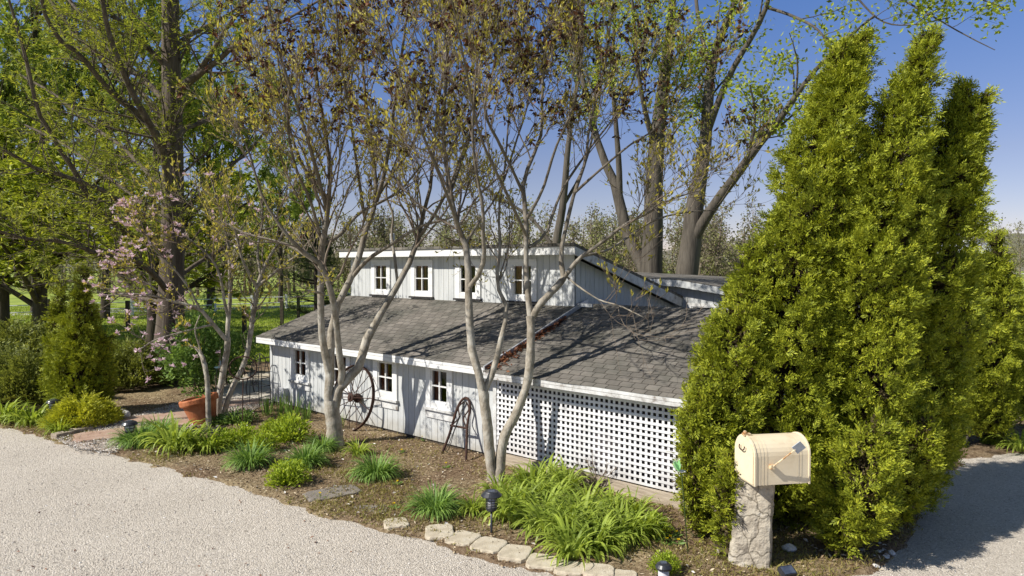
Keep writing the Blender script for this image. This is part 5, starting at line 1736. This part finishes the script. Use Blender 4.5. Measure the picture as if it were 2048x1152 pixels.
b = gz(1574, 1168)
t = thing('spotlight', 'small black solar spotlight tilted on the soil right of the stone post', 'garden light', b)
ca, sa = math.cos(.5), math.sin(.5)
SR = np.array([[math.cos(.3), -math.sin(.3) * ca, math.sin(.3) * sa], [math.sin(.3), math.cos(.3) * ca, -math.cos(.3) * sa], [0, sa, ca]])
mb = MB(); mb.box(-.072, .072, -.05, .05, -.02, .03, 0, (SR, b + [0, 0, .09])); mb.rod([b + [0, 0, -.02], b + [0, 0, .08]], .014, 8)
mk('housing', mb, M['black_plastic'], t)
mb = MB(); mb.box(-.06, .06, -.04, .04, .03, .034, 0, (SR, b + [0, 0, .09]))
mk('solar_cell', mb, M['solar'], t)

# flower stake at the end of the lattice
b = gz(1376, 1112)
t = thing('flower_stake', 'thin green garden stake topped by a white and green flower', 'garden ornament', b)
tp = P(1363, 946, 6.78)
mb = MB(); mb.tubes(spline([[*b, .006], [*P(1370, 1030, 6.8), .006], [*tp, .006]], 8)[:, :3], .006, 6)
q_ = P(1367, 1010, 6.8)
mb.leaves(np.array([q_, q_]), np.array([[1, -.3, -.5], [-1, -.3, .6]]), np.array([[0, 0, 1.0], [0, 0, 1]]), .06, .03)
mk('stake', mb, M['pine'], t)
mb = MB()
a = np.arange(7) * 6.283 / 7
mb.leaves(np.repeat(tp[None], 7, 0), np.stack([np.cos(a), np.sin(a), np.full(7, .45)], -1), np.tile([0, 0, 1.0], (7, 1)), .055, .045, 0, .2)
mk('petal', mb, M['petal_white'], t)
mb = MB()
mb.leaves(np.repeat(tp[None] + [-.02, 0, .01], 5, 0), np.stack([-.3 + .3 * np.cos(a[:5]), .3 * np.sin(a[:5]), np.ones(5)], -1), rnd(5), .13, .05, 0, .2)
mk('leaf', mb, M['petal_green'], t)

# terracotta pot, sunk at a tilt
b = gz(408, 850)
t = thing('terracotta_pot', 'big terracotta pot tilted to the left beside the brick path', 'plant pot', b)
tl = math.radians(-13)
TR = np.array([[math.cos(tl), 0, math.sin(tl)], [0, 1, 0], [-math.sin(tl), 0, math.cos(tl)]])
mb = MB()
mb.lathe([(0, -.05), (.21, -.05), (.30, .33), (.335, .335), (.345, .36), (.345, .43), (.33, .45), (.30, .45), (.29, .40), (.285, .36)], b + [0, 0, .05], 40, 0, TR)
mk('pot', mb, M['terracotta'], t, smooth=False)
mb = MB()
mb.lathe([(0, .375), (.15, .385), (.288, .37)], b + [0, 0, .05], 30, 0, TR)
mk('soil', mb, M['mulch'], t)
b2 = b + np.array([.02, 0, .44])
mb = MB(); u_ = rnd(26); u_[:, 2] = np.abs(u_[:, 2])
mb.leaves(b2 + u_ * [.05, .05, .05], u_, rnd(26), rng.uniform(.06, .13, 26), rng.uniform(.03, .05, 26))
o = recenter(mk('potted_plant', mb, M['lilac']), b2)
tag(o, 'small dark plant growing in the tilted terracotta pot', 'plant')

# black tray at the foot of the thin stem
b = gz(415, 866)
mb = MB()
mb.box(-.27, .27, -.16, .16, .0, .03, 0, (np.eye(3), b)); mb.box(-.27, .27, -.16, -.14, .03, .075, 0, (np.eye(3), b)); mb.box(-.27, -.25, -.14, .16, .03, .073, 0, (np.eye(3), b)); mb.box(.25, .27, -.14, .16, .03, .073, 0, (np.eye(3), b))
tag(recenter(mk('tray', mb, M['black_plastic']), b), 'flat black tray on the soil before the thin bent stem', 'tray')

# wire hoop on a stake
b = gz(485, 858)
d = float(b[1])
t = thing('hoop_trellis', 'tall rusty stake topped by a thin iron ring, under the pink magnolia', 'trellis', b)
mb = MB(); mb.rod([b, P(485.5, 800, d), P(486, 758, d)], .011, 6)
mk('stake', mb, M['rust'], t)
c = P(486, 736, d)
rr = 26 * d / FPX
aa = np.linspace(0, 2 * math.pi, 41)
mb = MB(); mb.tubes(c + np.stack([np.cos(aa) * rr, .18 * np.cos(aa) * rr, np.sin(aa) * rr * .88], -1), .014, 6)
for k in range(3):
    f_ = k * 2.1
    mb.tubes(c + np.stack([np.linspace(-.07, .09, 12) * math.cos(f_), .02 * np.ones(12), -.06 + .06 * np.sin(np.linspace(0, 5, 12) + f_)], -1), .006, 5)
mk('ring', mb, M['rust'], t)

# iron obelisk leaning at the house corner
t = thing('obelisk_trellis', 'black iron obelisk trellis with an arched top at the left house corner', 'trellis', H(-6.45, -.35, .03))
mb = MB()
cx, cy = -6.40, -.30
for dx, dy in ((-.17, -.13), (.17, -.13), (.17, .13), (-.17, .13)):
    rows = [[*H(cx + dx * 1.2, cy + dy, 0.02), 1], [*H(cx + dx, cy + dy, .55), 1], [*H(cx + dx * .85, cy + dy * .8, .86), 1], [*H(cx + dx * .45, cy + dy * .4, 1.06), 1], [*H(cx, cy, 1.13), 1]]
    mb.tubes(spline(rows, 16)[:, :3], .009, 5)
for z, k in ((.45, 1.02), (.62, .98), (.86, .86)):
    pts = np.array([H(cx + dx * k, cy + dy * k, z) for dx, dy in ((-.17, -.13), (.17, -.13), (.17, .13), (-.17, .13), (-.17, -.13))])
    for p, q_ in zip(pts[:-1], pts[1:]): mb.rod([p, q_], .006, 4)
for k in range(6):
    xx = cx - .14 + .056 * k
    mb.rod([H(xx, cy - .12, .45), H(xx, cy - .11, .86)], .005, 4)
for k in range(4):
    a = np.linspace(0, 2 * math.pi, 14)
    mb.tubes(np.array([H(cx - .11 + .07 * k + .03 * math.cos(q), cy - .12, .53 + .03 * math.sin(q)) for q in a]), .005, 4)
mk('frame', mb, M['dark_metal'], t)

# bench with a pale seat on the patio
bb = H(-7.35, .42, .062)
t = thing('garden_bench', 'wrought iron garden bench with a pale seat slab on the patio', 'bench', bb)
mb = MB()
a = np.linspace(-.5, .5, 12)
ring = []
for s_ in (0, 1):
    ring.append(np.stack([a * 1.0, np.full(12, -.19) + .10 * (1 - (a / .5) ** 2) * -1, np.full(12, .40 + .05 * s_)], -1))
    ring.append(np.stack([a * .98, np.full(12, .19) + .10 * (1 - (a / .5) ** 2) * -1, np.full(12, .40 + .05 * s_)], -1))
V = np.concatenate(ring) + bb
F = []
for i in range(11):
    F += [[i, i + 1, 24 + i + 1, 24 + i], [12 + i, 36 + i, 36 + i + 1, 12 + i + 1], [24 + i, 24 + i + 1, 36 + i + 1, 36 + i], [i, 12 + i, 12 + i + 1, i + 1]]
F += [[0, 24, 36, 12], [11, 23, 47, 35]]
mb.add(V, F)
mk('seat', mb, M['paver'], t)
for sx in (-.38, .38):
    for sy in (-.2, .12):
        mb = MB(); mb.tubes(spline([[*(bb + [sx, sy, .40]), 1], [*(bb + [sx * 1.08, sy * 1.2, .2]), 1], [*(bb + [sx * 1.0, sy * 1.35, 0]), 1]], 7)[:, :3], .014, 6)
        mk('leg', mb, M['dark_metal'], t)
mb = MB()
for k in range(7):
    xx = -.42 + .14 * k
    mb.tubes(spline([[*(bb + [xx, .13, .42]), 1], [*(bb + [xx, .22, .62]), 1], [*(bb + [xx, .24, .78 - .1 * (xx / .5) ** 2]), 1]], 7)[:, :3], .008, 5)
xs = np.linspace(-.5, .5, 13)
mb.tubes(bb + np.stack([xs, np.full(13, .24), .80 - .14 * (xs / .5) ** 2], -1), .012, 6)
mk('backrest', mb, M['dark_metal'], t)
for sx in (-.47, .47):
    mb = MB(); mb.tubes(spline([[*(bb + [sx, .22, .62]), 1], [*(bb + [sx, 0, .66]), 1], [*(bb + [sx, -.2, .60]), 1], [*(bb + [sx * .95, -.2, .42]), 1]], 12)[:, :3], .011, 6)
    mk('armrest', mb, M['dark_metal'], t)

# teal bird bath cup on a thin stake
b = gz(427, 822)
d = float(b[1])
t = thing('bird_feeder', 'small pale teal cup feeder on a thin dark stake behind the pink magnolia stems', 'bird feeder', b)
mb = MB(); mb.rod([b, P(431, 780, d), P(434, 737, d)], .009, 5)
mk('stake', mb, M['dark_metal'], t)
mb = MB(); mb.lathe([(0, 0), (.05, .005), (.075, .03), (.07, .03), (.0, .012)], P(436, 737, d), 14)
mk('cup', mb, M['teal'], t)
mb = MB(); mb.lathe([(0, 0), (.035, .01), (.03, .09), (.012, .12), (0, .12)], P(441, 733, d), 10)
mk('jar', mb, M['teal'], t)

# wagon wheel against the wall
wc = H(-3.36, -.20, .50)
t = thing('wagon_wheel', 'rusty iron wagon wheel leaning on the wall behind the first magnolia', 'wheel', H(-3.2, -.33, .0))
tilt = .22
wx = -HU
wz = unit(HV * math.sin(tilt) + np.array([0, 0, math.cos(tilt)]))
wn = np.cross(wx, wz)                          # points away from the viewer
WRm = np.stack([wx, np.cross(wz, wx), wz], 1)
RW = .60
wc = H(-3.30, -.19, .57)
Wp = lambda a, r_, o_=0.0: wc + wx * math.cos(a) * r_ + wz * math.sin(a) * r_ - wn * o_
mb = MB()
n = 64
prof = [(RW, -.03), (RW, .03), (RW - .014, .03), (RW - .014, -.03)]
V = []
for i in range(n):
    a = 2 * math.pi * i / n
    for rr, oo in prof: V.append(Wp(a, rr, oo))
F = []
for i in range(n):
    j = (i + 1) % n
    for k in range(4):
        l = (k + 1) % 4
        F.append([i * 4 + k, i * 4 + l, j * 4 + l, j * 4 + k])
mb.add(V, F)
mk('rim', mb, M['rust'], t)
mb = MB()
hubp = [(.0, -.09), (.035, -.09), (.04, -.07), (.075, -.06), (.085, -.05), (.05, -.03), (.045, .05), (.078, .07), (.088, .10), (.088, .125), (.075, .13), (.07, .10), (.03, .095), (.028, .12), (0, .12)]
V = []
nh_ = 20
for rr, oo in hubp:
    for i in range(nh_): V.append(Wp(2 * math.pi * i / nh_, rr, oo))
mb.add(V, [[k * nh_ + i, k * nh_ + (i + 1) % nh_, (k + 1) * nh_ + (i + 1) % nh_, (k + 1) * nh_ + i] for k in range(len(hubp) - 1) for i in range(nh_)])
mk('hub', mb, M['rust'], t)
for i in range(16):
    a = 2 * math.pi * i / 16 + .1
    mb = MB(); mb.rod([Wp(a - .06 * (-1) ** i, .06, .05 if i % 2 else -.04), Wp(a, RW - .01, .0)], .0075, 5)
    mk('spoke', mb, M['rust'], t)

# old iron frame leaning by the corner
t = thing('iron_frame', 'rusty arched iron farm frame leaning on the wall beside the lattice', 'farm tool', H(-.5, -.36, 0))
fr = lambda x, z: H(x, -.37 + .33 * z / .90, z)
mb = MB()
rows = [[*fr(-.76, 0), 1], [*fr(-.70, .28), 1], [*fr(-.68, .50), 1], [*fr(-.665, .70), 1], [*fr(-.62, .84), 1], [*fr(-.53, .90), 1], [*fr(-.44, .85), 1], [*fr(-.385, .72), 1], [*fr(-.365, .52), 1], [*fr(-.29, .27), 1], [*fr(-.21, .0), 1]]
mb.tubes(spline(rows, 40)[:, :3], .021, 6)
mk('frame', mb, M['rust'], t, smooth=True)
mb = MB(); mb.rod([fr(-.72, .46), fr(-.34, .47)], .017, 6)
mk('crossbar', mb, M['rust'], t)
mb = MB()
for o_ in (-.14, .14):
    mb.tubes(spline([[*fr(-.525 + o_ * 1.0, .49), 1], [*fr(-.525 + o_ * .35, .60), 1], [*fr(-.525 + o_ * .8, .74), 1], [*fr(-.525 + o_ * .2, .84), 1]], 14)[:, :3], .012, 5)
mk('hook', mb, M['rust'], t)
mb = MB()
lp = [[*fr(-.50, .86), 1], [*fr(-.55, .62), 1], [*fr(-.58, .45), 1], [*fr(-.62, .24), 1], [*fr(-.66, .10), 1], [*fr(-.63, .08), 1], [*fr(-.59, .20), 1], [*fr(-.57, .45), 1], [*fr(-.47, .84), 1]]
lp = np.array(lp); lp[:, :3] -= HV * .03
mb.tubes(spline(lp, 34)[:, :3], .006, 5)
mk('wire_loop', mb, M['dark_metal'], t)


# stones
def stone(name, label, cat, c, sx, sy, sz, m, seed, group=None, rz=0.0, flat=True):
    r = np.random.default_rng(seed)
    n, rings = 20, 5 if flat else 8
    V = []
    jit = r.normal(0, .025 if flat else .06, n)
    for k in range(rings):
        f = k / (rings - 1)
        for i in range(n):
            a = 2 * math.pi * i / n
            e = 9.0 if flat else 2.4
            q_ = (abs(math.cos(a)) ** e + abs(math.sin(a)) ** e) ** (-1 / e)
            if flat: sc_ = [1.03, 1.03, 1.0, .95, .88][k]; z = [-.3, .3, .8, .96, 1.0][k]
            else: sc_ = math.sin(.35 + 2.7 * f) if f < .98 else .1; z = -.2 + 1.2 * f
            rr = q_ * sc_ * (1 + jit[i] + r.normal(0, .012))
            x, y = rr * math.cos(a) * sx, rr * math.sin(a) * sy
            V.append([x * math.cos(rz) - y * math.sin(rz), x * math.sin(rz) + y * math.cos(rz), z * sz + r.normal(0, .03) * sz * (f > .5)])
    V = np.array(V) + c
    mb = MB()
    mb.add(V, [[k * n + i, k * n + (i + 1) % n, (k + 1) * n + (i + 1) % n, (k + 1) * n + i] for k in range(rings - 1) for i in range(n)])
    tp_ = V[-n:]
    mb.add(np.vstack([tp_, tp_.mean(0)[None] + [0, 0, .03 * sz]]), [[i, (i + 1) % n, n] for i in range(n)])
    return tag(recenter(mk(name, mb, M[m]), c), label, cat, group)


ORD = ['second', 'third', 'fourth', 'fifth', 'sixth', 'seventh', 'eighth', 'last']
SP = [(792, 1052, .135, .105, .3), (879, 1070, .15, .135, .15), (926, 1082, .15, .125, -.5), (978, 1098, .16, .125, -.4), (1030, 1112, .15, .13, -.3), (1086, 1128, .155, .115, -.2), (1142, 1142, .15, .10, -.25), (1198, 1150, .14, .10, -.2), (1247, 1160, .12, .10, -.2)]
for i, (x, y, a_, b_, rz) in enumerate(SP):
    lab = 'detached tan edging stone lying alone at the left end of the row' if i == 0 else ORD[i - 1] + ' tan edging stone of the row along the gravel, counted from the detached stone'
    c = G(x, y); c[2] = max(.0, bed_z(c[0], c[1])) - .006
    stone('edging_stone', lab, 'edging stone', c, a_ * 1.04, b_ * 1.35, .03, 'paver', 40 + i, 'edging stones', rz)
for lab, x, y, sx, sy, m, rz in [
    ('reddish flagstone in the path nearest the gravel', 200, 881, .38, .19, 'flagstone', .5),
    ('reddish flagstone in the path below the timber edging', 222, 872, .55, .26, 'flagstone', .6),
    ('reddish flagstone in the path behind the dense grassy clumps', 320, 840, .62, .3, 'flagstone', .5),
    ('reddish flagstone in the path left of the terracotta pot', 345, 852, .4, .24, 'flagstone', .3),
    ('reddish flagstone in the path just before the patio', 470, 812, .6, .25, 'flagstone', .4)]:
    c = G(x, y); c[2] = .052
    stone('flagstone', lab, 'flagstone', c, sx, sy, .022, m, int(x), 'path flagstones', rz)
for lab, x, y, sx, sy, rz in [('grey flat stone sunk in the bare soil before the lone grassy clump', 665, 990, .34, .2, .6), ('smaller grey flat stone in the soil nearer the gravel', 735, 1022, .24, .15, .2)]:
    c = gz(x, y, -.012)
    stone('flat_stone', lab, 'flat stone', c, sx, sy, .022, 'slate', int(x), None, rz)
stone('garden_rock', 'pale angular rock at the end of the timber path edging', 'rock', gz(243, 838), .17, .13, .17, 'white_rock', 5, None, .4, False)
stone('white_stone', 'single white rounded stone right of the stone post', 'rock', gz(1578, 1108), .075, .06, .07, 'white_rock', 6, None, .4, False)
for i in range(16):
    x, y = 1758 + rng.normal(0, 24), 1110 + rng.normal(0, 12)
    c = G(x, y)
    stone('cobble', 'pale fist-sized cobble in the heap below the arborvitae lobe', 'cobble', c, rng.uniform(.03, .06), rng.uniform(.03, .045), rng.uniform(.03, .05), 'white_rock', 60 + i, 'cobbles beside the gravel lane', rng.random() * 3, False)

e0, e1 = G(108, 880), G(232, 850)
dd_ = unit(e1 - e0)
sd_ = np.array([-dd_[1], dd_[0], 0])
mb = MB()
L_ = float(np.linalg.norm(e1 - e0))
xs = np.linspace(0, L_, 14)
V = []
for x in xs:
    j = rng.normal(0, .008, 3)
    for y, z in ((-.075, -.02), (-.07, .10), (.07, .105), (.075, -.02)):
        V.append(e0 + dd_ * x + sd_ * (y + j[0]) + np.array([0, 0, z + j[1]]))
mb.add(V, [[4 * i + k, 4 * i + (k + 1) % 4, 4 * i + 4 + (k + 1) % 4, 4 * i + 4 + k] for i in range(13) for k in range(4)] + [[3, 2, 1, 0], [52, 53, 54, 55]])
tag(recenter(mk('path_edging', mb, M['timber']), e0), 'weathered pale timber edging along the left side of the path', 'edging')

# dandelions
for i, (x, y, g) in enumerate([(1305, 1083, 0), (1318, 1092, 0), (1327, 1082, 0), (1333, 1095, 0), (1338, 1080, 0), (1357, 1096, 0), (1341, 1088, 0), (1352, 1078, 0)] +
                              [(953, 1036, 1), (803, 911, 1), (892, 940, 1), (795, 977, 1), (788, 1022, 1), (690, 893, 1), (392, 868, 1), (612, 855, 1), (1392, 1078, 1), (1888, 948, 1), (85, 845, 1), (845, 885, 1), (640, 1002, 1), (1468, 1128, 1)]):
    b = gz(x, y)
    mb = MB()
    h = rng.uniform(.04, .08)
    k = 22
    a = rng.random(k) * 6.28
    mb.leaves(np.repeat((b + [0, 0, h])[None], k, 0), np.stack([np.cos(a), np.sin(a), rng.uniform(.1, 1.2, k)], -1), rnd(k, (.3, .3, 1)), .024, .010, 0)
    mb.rod([b, b + [0, 0, h]], .003, 4, 1)
    q_ = 9
    a = rng.random(q_) * 6.28
    mb.leaves(np.repeat((b + [0, 0, .005])[None], q_, 0), np.stack([np.cos(a), np.sin(a), np.full(q_, .35)], -1), rnd(q_, (.2, .2, 1)), .09, .025, 1)
    o = recenter(mk('dandelion', mb, [M['yellow'], M['grassy']]), b)
    tag(o, 'yellow dandelion in the small patch at the right end of the daylily mass' if g == 0 else 'yellow dandelion flower scattered in the open bed', 'dandelion', 'dandelions by the daylilies' if g == 0 else 'scattered dandelions')

# dried leafless bush by the base timber
b = gz(1190, 985)
t = thing('bare_bush', 'dried leafless twiggy bush before the base timber of the lattice', 'shrub', b)
a = rng.random(26) * 6.28
P0 = np.repeat(b[None, None], 26, 0) + np.zeros((26, 1, 3))
dv = np.stack([np.cos(a) * .8, np.sin(a) * .5, rng.uniform(.3, 1.2, 26)], -1)
Pb = P0 + dv[:, None] * np.linspace(0, .34, 6)[None, :, None] + np.cumsum(rng.normal(0, .014, (26, 6, 3)), 1)
Pb[:, 0] = b
mb = MB(); mb.tubes(Pb, np.linspace(.006, .002, 6), 4)
P1, R1 = kids(Pb, np.full((26, 6), .005), 26, .2, (.06, .18), .8, .2, 5, .2, 0, .6, rmin=.0018)
mb.tubes(P1, R1, 3)
mk('stem', mb, M['twig'], t)

# ------------------------------------------------------------------ fences, barn, far things
def posts(t, pts, h, w, m, name='post'):
    for p in pts:
        mb = MB()
        mb.box(-w / 2, w / 2, -w / 2, w / 2, -.05, h, 0, (np.eye(3), np.array([p[0], p[1], 0])))
        mk(name, mb, M[m], t)


def wires(pts, zs, r, m, t, name):
    mb = MB()
    for z in zs:
        for p, q_ in zip(pts[:-1], pts[1:]):
            mb.rod([[p[0], p[1], z], [q_[0], q_[1], z]], r, 4)
    mk(name, mb, M[m], t)


A0, A1 = np.array([-40.0, 24.2]), np.array([-5.0, 56.5])
n_ = 20
wp = [A0 + (A1 - A0) * k / n_ for k in range(n_ + 1)]
t = thing('white_fence', 'white post and rail paddock fence along the pale far track', 'fence', (*A0, 0))
posts(t, wp, .98, .13, 'white_fence')
wires(wp, (.82, .45), .028, 'white_fence', t, 'rail')
fp = [np.array(p) for p in [(-23.5, 34.5), (-18.5, 32.8), (-15, 31), (-11.4, 29.0), (-11.55, 34.2), (-12.1, 38.6)]]
t = thing('wire_fence', 'wire paddock fence with dark wooden posts across the grass', 'fence', (*fp[0], 0))
posts(t, fp, 1.28, .15, 'wood_post')
wires(fp, np.linspace(.15, 1.2, 8), .006, 'dark_metal', t, 'wire')

bx_, by_ = 41.5, 62.0
t = thing('barn', 'far white-roofed barn behind the pointed arborvitae', 'barn', (bx_, by_, 0))
mb = MB(); mb.box(-6, .6, -3, 6, 0, 4.2, 0, (np.eye(3), np.array([bx_, by_, 0])))
mk('wall', mb, M['barn_wall'], t)
mb = MB()
V = np.array([[-6.4, -3.5, 4.15], [.9, -3.5, 4.15], [.9, 1.5, 5.9], [-6.4, 1.5, 5.9], [.9, 6.5, 4.15], [-6.4, 6.5, 4.15]]) + [bx_, by_, 0]
V = np.vstack([V, V - [0, 0, .18]])
mb.add(V, [[0, 1, 2, 3], [3, 2, 4, 5], [6, 9, 8, 7], [9, 11, 10, 8], [0, 6, 7, 1], [5, 4, 10, 11], [0, 3, 9, 6], [3, 5, 11, 9]])
mb.add([V[1], V[7], V[8], V[2], V[10], V[4]], [[0, 1, 2, 3], [3, 2, 4, 5]])
mk('roof', mb, M['barn_roof'], t)

# hill line along the horizon
xs = np.linspace(-700, 900, 220)
hh = 5 + 9 * (vnoise(xs, xs * 0, .006, 5) + .5) + 10 * np.exp(-((xs - 330) / 120) ** 2) + 1.6 * vnoise(xs, xs * 0, .05, 6) + 1.0 * rng.random(220)
V = np.concatenate([np.stack([xs, np.full(220, 330.0), np.zeros(220) - 1], -1), np.stack([xs, np.full(220, 420.0), hh], -1), np.stack([xs, np.full(220, 560.0), hh * .9], -1), np.stack([xs, np.full(220, 700.0), np.zeros(220) - 1], -1)])
mb = MB()
mb.add(V, [[r_ * 220 + i, r_ * 220 + i + 1, (r_ + 1) * 220 + i + 1, (r_ + 1) * 220 + i] for r_ in range(3) for i in range(219)])
tag(mk('hills', mb, M['hill'], smooth=True), kind='structure')

# the far wood: too many trunks to count
mb = MB()
r = np.random.default_rng(21)
tw = [(r.uniform(-34, 46), r.uniform(60, 95)) for _ in range(210)] + [(r.uniform(-90, -30), r.uniform(70, 110)) for _ in range(70)] + [(r.uniform(70, 200), r.uniform(120, 200)) for _ in range(60)]
Pt, Rt = [], []
for x, y in tw:
    h = r.uniform(4.5, 8.5) * (1 if y < 115 else 1.3)
    st = np.array([x, y, 0.0])
    Pt.append(np.array([st, st + [r.normal(0, .3), 0, h * .5], st + [r.normal(0, .6), r.normal(0, .5), h]])); Rt.append([.16, .11, .03])
Pt, Rt = np.array(Pt), np.array(Rt)
mb.tubes(Pt, Rt, 5, 1)
P1, R1 = kids(Pt, Rt, 3.0, .1, (1.5, 3.4), .95, .35, 5, .12, .03, .5, rmin=.022)
mb.tubes(P1, R1, 3, 1)
P2, R2 = kids(P1, R1, 1.6, .1, (.8, 1.8), .7, .3, 4, .15, .05, .6, rmin=.015)
mb.tubes(P2, R2, 3, 1)
pos, T = along(np.concatenate([P2, P1[:, 1:5]]), 9, .1)
q = len(pos)
mb.leaves(pos + r.normal(0, .25, (q, 3)), r.normal(0, 1, (q, 3)), r.normal(0, 1, (q, 3)), r.uniform(.14, .36, q), r.uniform(.1, .22, q), 0)
k = r.integers(0, len(tw), 26000)
bx = np.array(tw)[k]
pos = np.c_[bx + r.normal(0, 1.6, (len(k), 2)), 3.4 * r.random(len(k)) ** 1.6]
mb.leaves(pos, r.normal(0, 1, (len(k), 3)), r.normal(0, 1, (len(k), 3)), r.uniform(.2, .5, len(k)), r.uniform(.12, .26, len(k)), 0)
tag(mk('woodland', mb, [M['wood_far'], M['twig']]), 'brown and pale green early spring wood along the far field edge', 'woodland', kind='stuff')

# ------------------------------------------------------------------ stuff on the ground
def scatter_bed(n, x0, x1, y0, y1, seed, dens=None):
    r = np.random.default_rng(seed)
    X, Y = r.uniform(x0, x1, n), r.uniform(y0, y1, n)
    i = np.clip(np.round((X + 17) / 28 * (nx - 1)).astype(int), 0, nx - 1)
    j = np.clip(np.round((Y - 5.0) / 16 * (ny - 1)).astype(int), 0, ny - 1)
    z, s_ = BZ[j, i], sdb[j, i]
    k = s_ > 0
    if dens is not None: k &= r.random(n) < dens(X, Y, s_)
    return np.stack([X, Y, z], -1)[k], s_[k], r


pos, s_, r = scatter_bed(90000, -12, 6.5, 6, 15.5, 31)
n = len(pos)
mb = MB()
mb.leaves(pos + [0, 0, .008], r.normal(0, 1, (n, 3)) * [1, 1, .25], r.normal(0, .35, (n, 3)) + [0, 0, 1], r.uniform(.015, .06, n), r.uniform(.008, .022, n), 0, .1)
tag(mk('mulch_chips', mb, M['chips']), 'brown and pale mulch chips covering the bed', 'mulch', kind='stuff')

WD = lambda X, Y, s_: np.clip((vnoise(X, Y, 1.1, 50) + .12) * 2.2, 0, 1) * np.where(s_ < 1.3, 1.5, .4) * np.clip(1.6 - .9 * np.abs(vnoise(X, Y, .5, 51) * 2), .1, 1)
pos, s_, r = scatter_bed(150000, -12, 6, 6, 14.2, 32, WD)
pos = np.repeat(pos, 2, 0) + r.normal(0, .012, (len(pos) * 2, 3)) * [1, 1, 0]
n = len(pos)
mb = MB()
mb.leaves(pos, r.normal(0, .55, (n, 3)) * [1, 1, 0] + [0, 0, 1] * r.uniform(.25, 1, (n, 1)), r.normal(0, 1, (n, 3)), r.uniform(.02, .075, n), r.uniform(.005, .014, n), 0)
tag(mk('weeds', mb, M['weed']), 'short dry moss and weeds along the front edge of the bed', 'weeds', kind='stuff')

pos, s_, r = scatter_bed(900, -11, 6, 6, 14, 33)
n = len(pos)
mb = MB()
mb.leaves(pos + [0, 0, .022], r.normal(0, 1, (n, 3)) * [1, 1, .3], r.normal(0, .4, (n, 3)) + [0, 0, 1], r.uniform(.03, .08, n), r.uniform(.02, .045, n), 0, .2)
tag(mk('fallen_petals', mb, M['pebble']), 'pale fallen petals and leaves dotted over the bed', 'petals', kind='stuff')

r = np.random.default_rng(34)
n = 90000
Y = 5.2 + 8 * r.random(n) ** 1.4
X = r.uniform(-1.05, 1.05, n) * Y * .78
i = np.clip(np.round((X + 17) / 28 * (nx - 1)).astype(int), 0, nx - 1)
j = np.clip(np.round((Y - 5.0) / 16 * (ny - 1)).astype(int), 0, ny - 1)
k = (sdb[j, i] < .12) & (Y < 12.6) & (X < 9)
X, Y = X[k], Y[k]
n = len(X)
sz = r.uniform(.004, .0085, n) * (1 + (r.random(n) < .03) * .9)
a = r.random(n) * 6.283
V = []
o6 = np.array([[1, 0, 0], [0, 1, 0], [-1, 0, 0], [0, -1, 0], [0, 0, 1], [0, 0, -1.0]])
sq = r.uniform(.6, 1.2, (n, 1, 3)) * [1, .8, .6]
lo = o6[None] * sq * sz[:, None, None]
ca, sa = np.cos(a)[:, None], np.sin(a)[:, None]
V = np.stack([lo[..., 0] * ca - lo[..., 1] * sa + X[:, None], lo[..., 0] * sa + lo[..., 1] * ca + Y[:, None], lo[..., 2] + .003], -1).reshape(-1, 3)
f8 = np.array([[0, 1, 4], [1, 2, 4], [2, 3, 4], [3, 0, 4]])
mb = MB(); mb.add(V, (f8[None] + (np.arange(n) * 6)[:, None, None]).reshape(-1, 3))
tag(mk('gravel', mb, M['pebble']), 'loose pale gravel stones covering the drive', 'gravel', kind='stuff')

r = np.random.default_rng(38)
Y = 5.6 + 6.5 * r.random(170) ** 1.2
X = r.uniform(-1, .55, 170) * Y * .75
k = sd_poly(X, Y, BED) < -.05
X, Y = X[k], Y[k]; n = len(X)
mb = MB()
mb.leaves(np.stack([X, Y, np.full(n, .012)], -1), r.normal(0, 1, (n, 3)) * [1, 1, .3], r.normal(0, .5, (n, 3)) + [0, 0, 1], r.uniform(.02, .055, n), r.uniform(.012, .03, n), 0, .25)
tag(mk('fallen_leaves', mb, M['litter']), 'few dark dry leaf bits blown onto the gravel drive', 'leaves', kind='stuff')

# pebbles and grit along the path
r = np.random.default_rng(36)
pp = np.array(px((118, 884), (160, 874), (235, 852), (262, 838), (330, 820), (390, 800), (440, 790), (520, 800), (540, 808), (480, 835), (400, 860), (330, 868), (265, 882), (225, 912), (160, 908)))
X, Y = r.uniform(-9.5, -4.5, 40000), r.uniform(10.5, 15.2, 40000)
k = sd_poly(X, Y, pp) > -.05
X, Y = X[k], Y[k]; n = len(X)
mb = MB()
mb.leaves(np.stack([X, Y, np.full(n, .06)], -1), r.normal(0, 1, (n, 3)) * [1, 1, .3], r.normal(0, .5, (n, 3)) + [0, 0, 1], r.uniform(.012, .04, n), r.uniform(.01, .025, n), 0, .2)
tag(mk('path_grit', mb, M['pebble']), 'pale gravel bits and chips strewn over the path', 'gravel', kind='stuff')

r = np.random.default_rng(35)
n = 110000
Y = 17 + 32 * r.random(n) ** 1.5
X = -Y * r.uniform(.18, .80, n)
k = sd_poly(X, Y, BED) < .3
X, Y = X[k], Y[k]; n = len(X)
mb = MB()
mb.leaves(np.stack([X, Y, np.full(n, -.03)], -1), r.normal(0, .5, (n, 3)) * [1, 1, 0] + [0, 0, 1], r.normal(0, 1, (n, 3)), r.uniform(.07, .18, n), r.uniform(.015, .04, n))
tag(mk('grass', mb, M['lawn_blade']), 'mown green paddock grass on the left behind the garden', 'grass', kind='stuff')
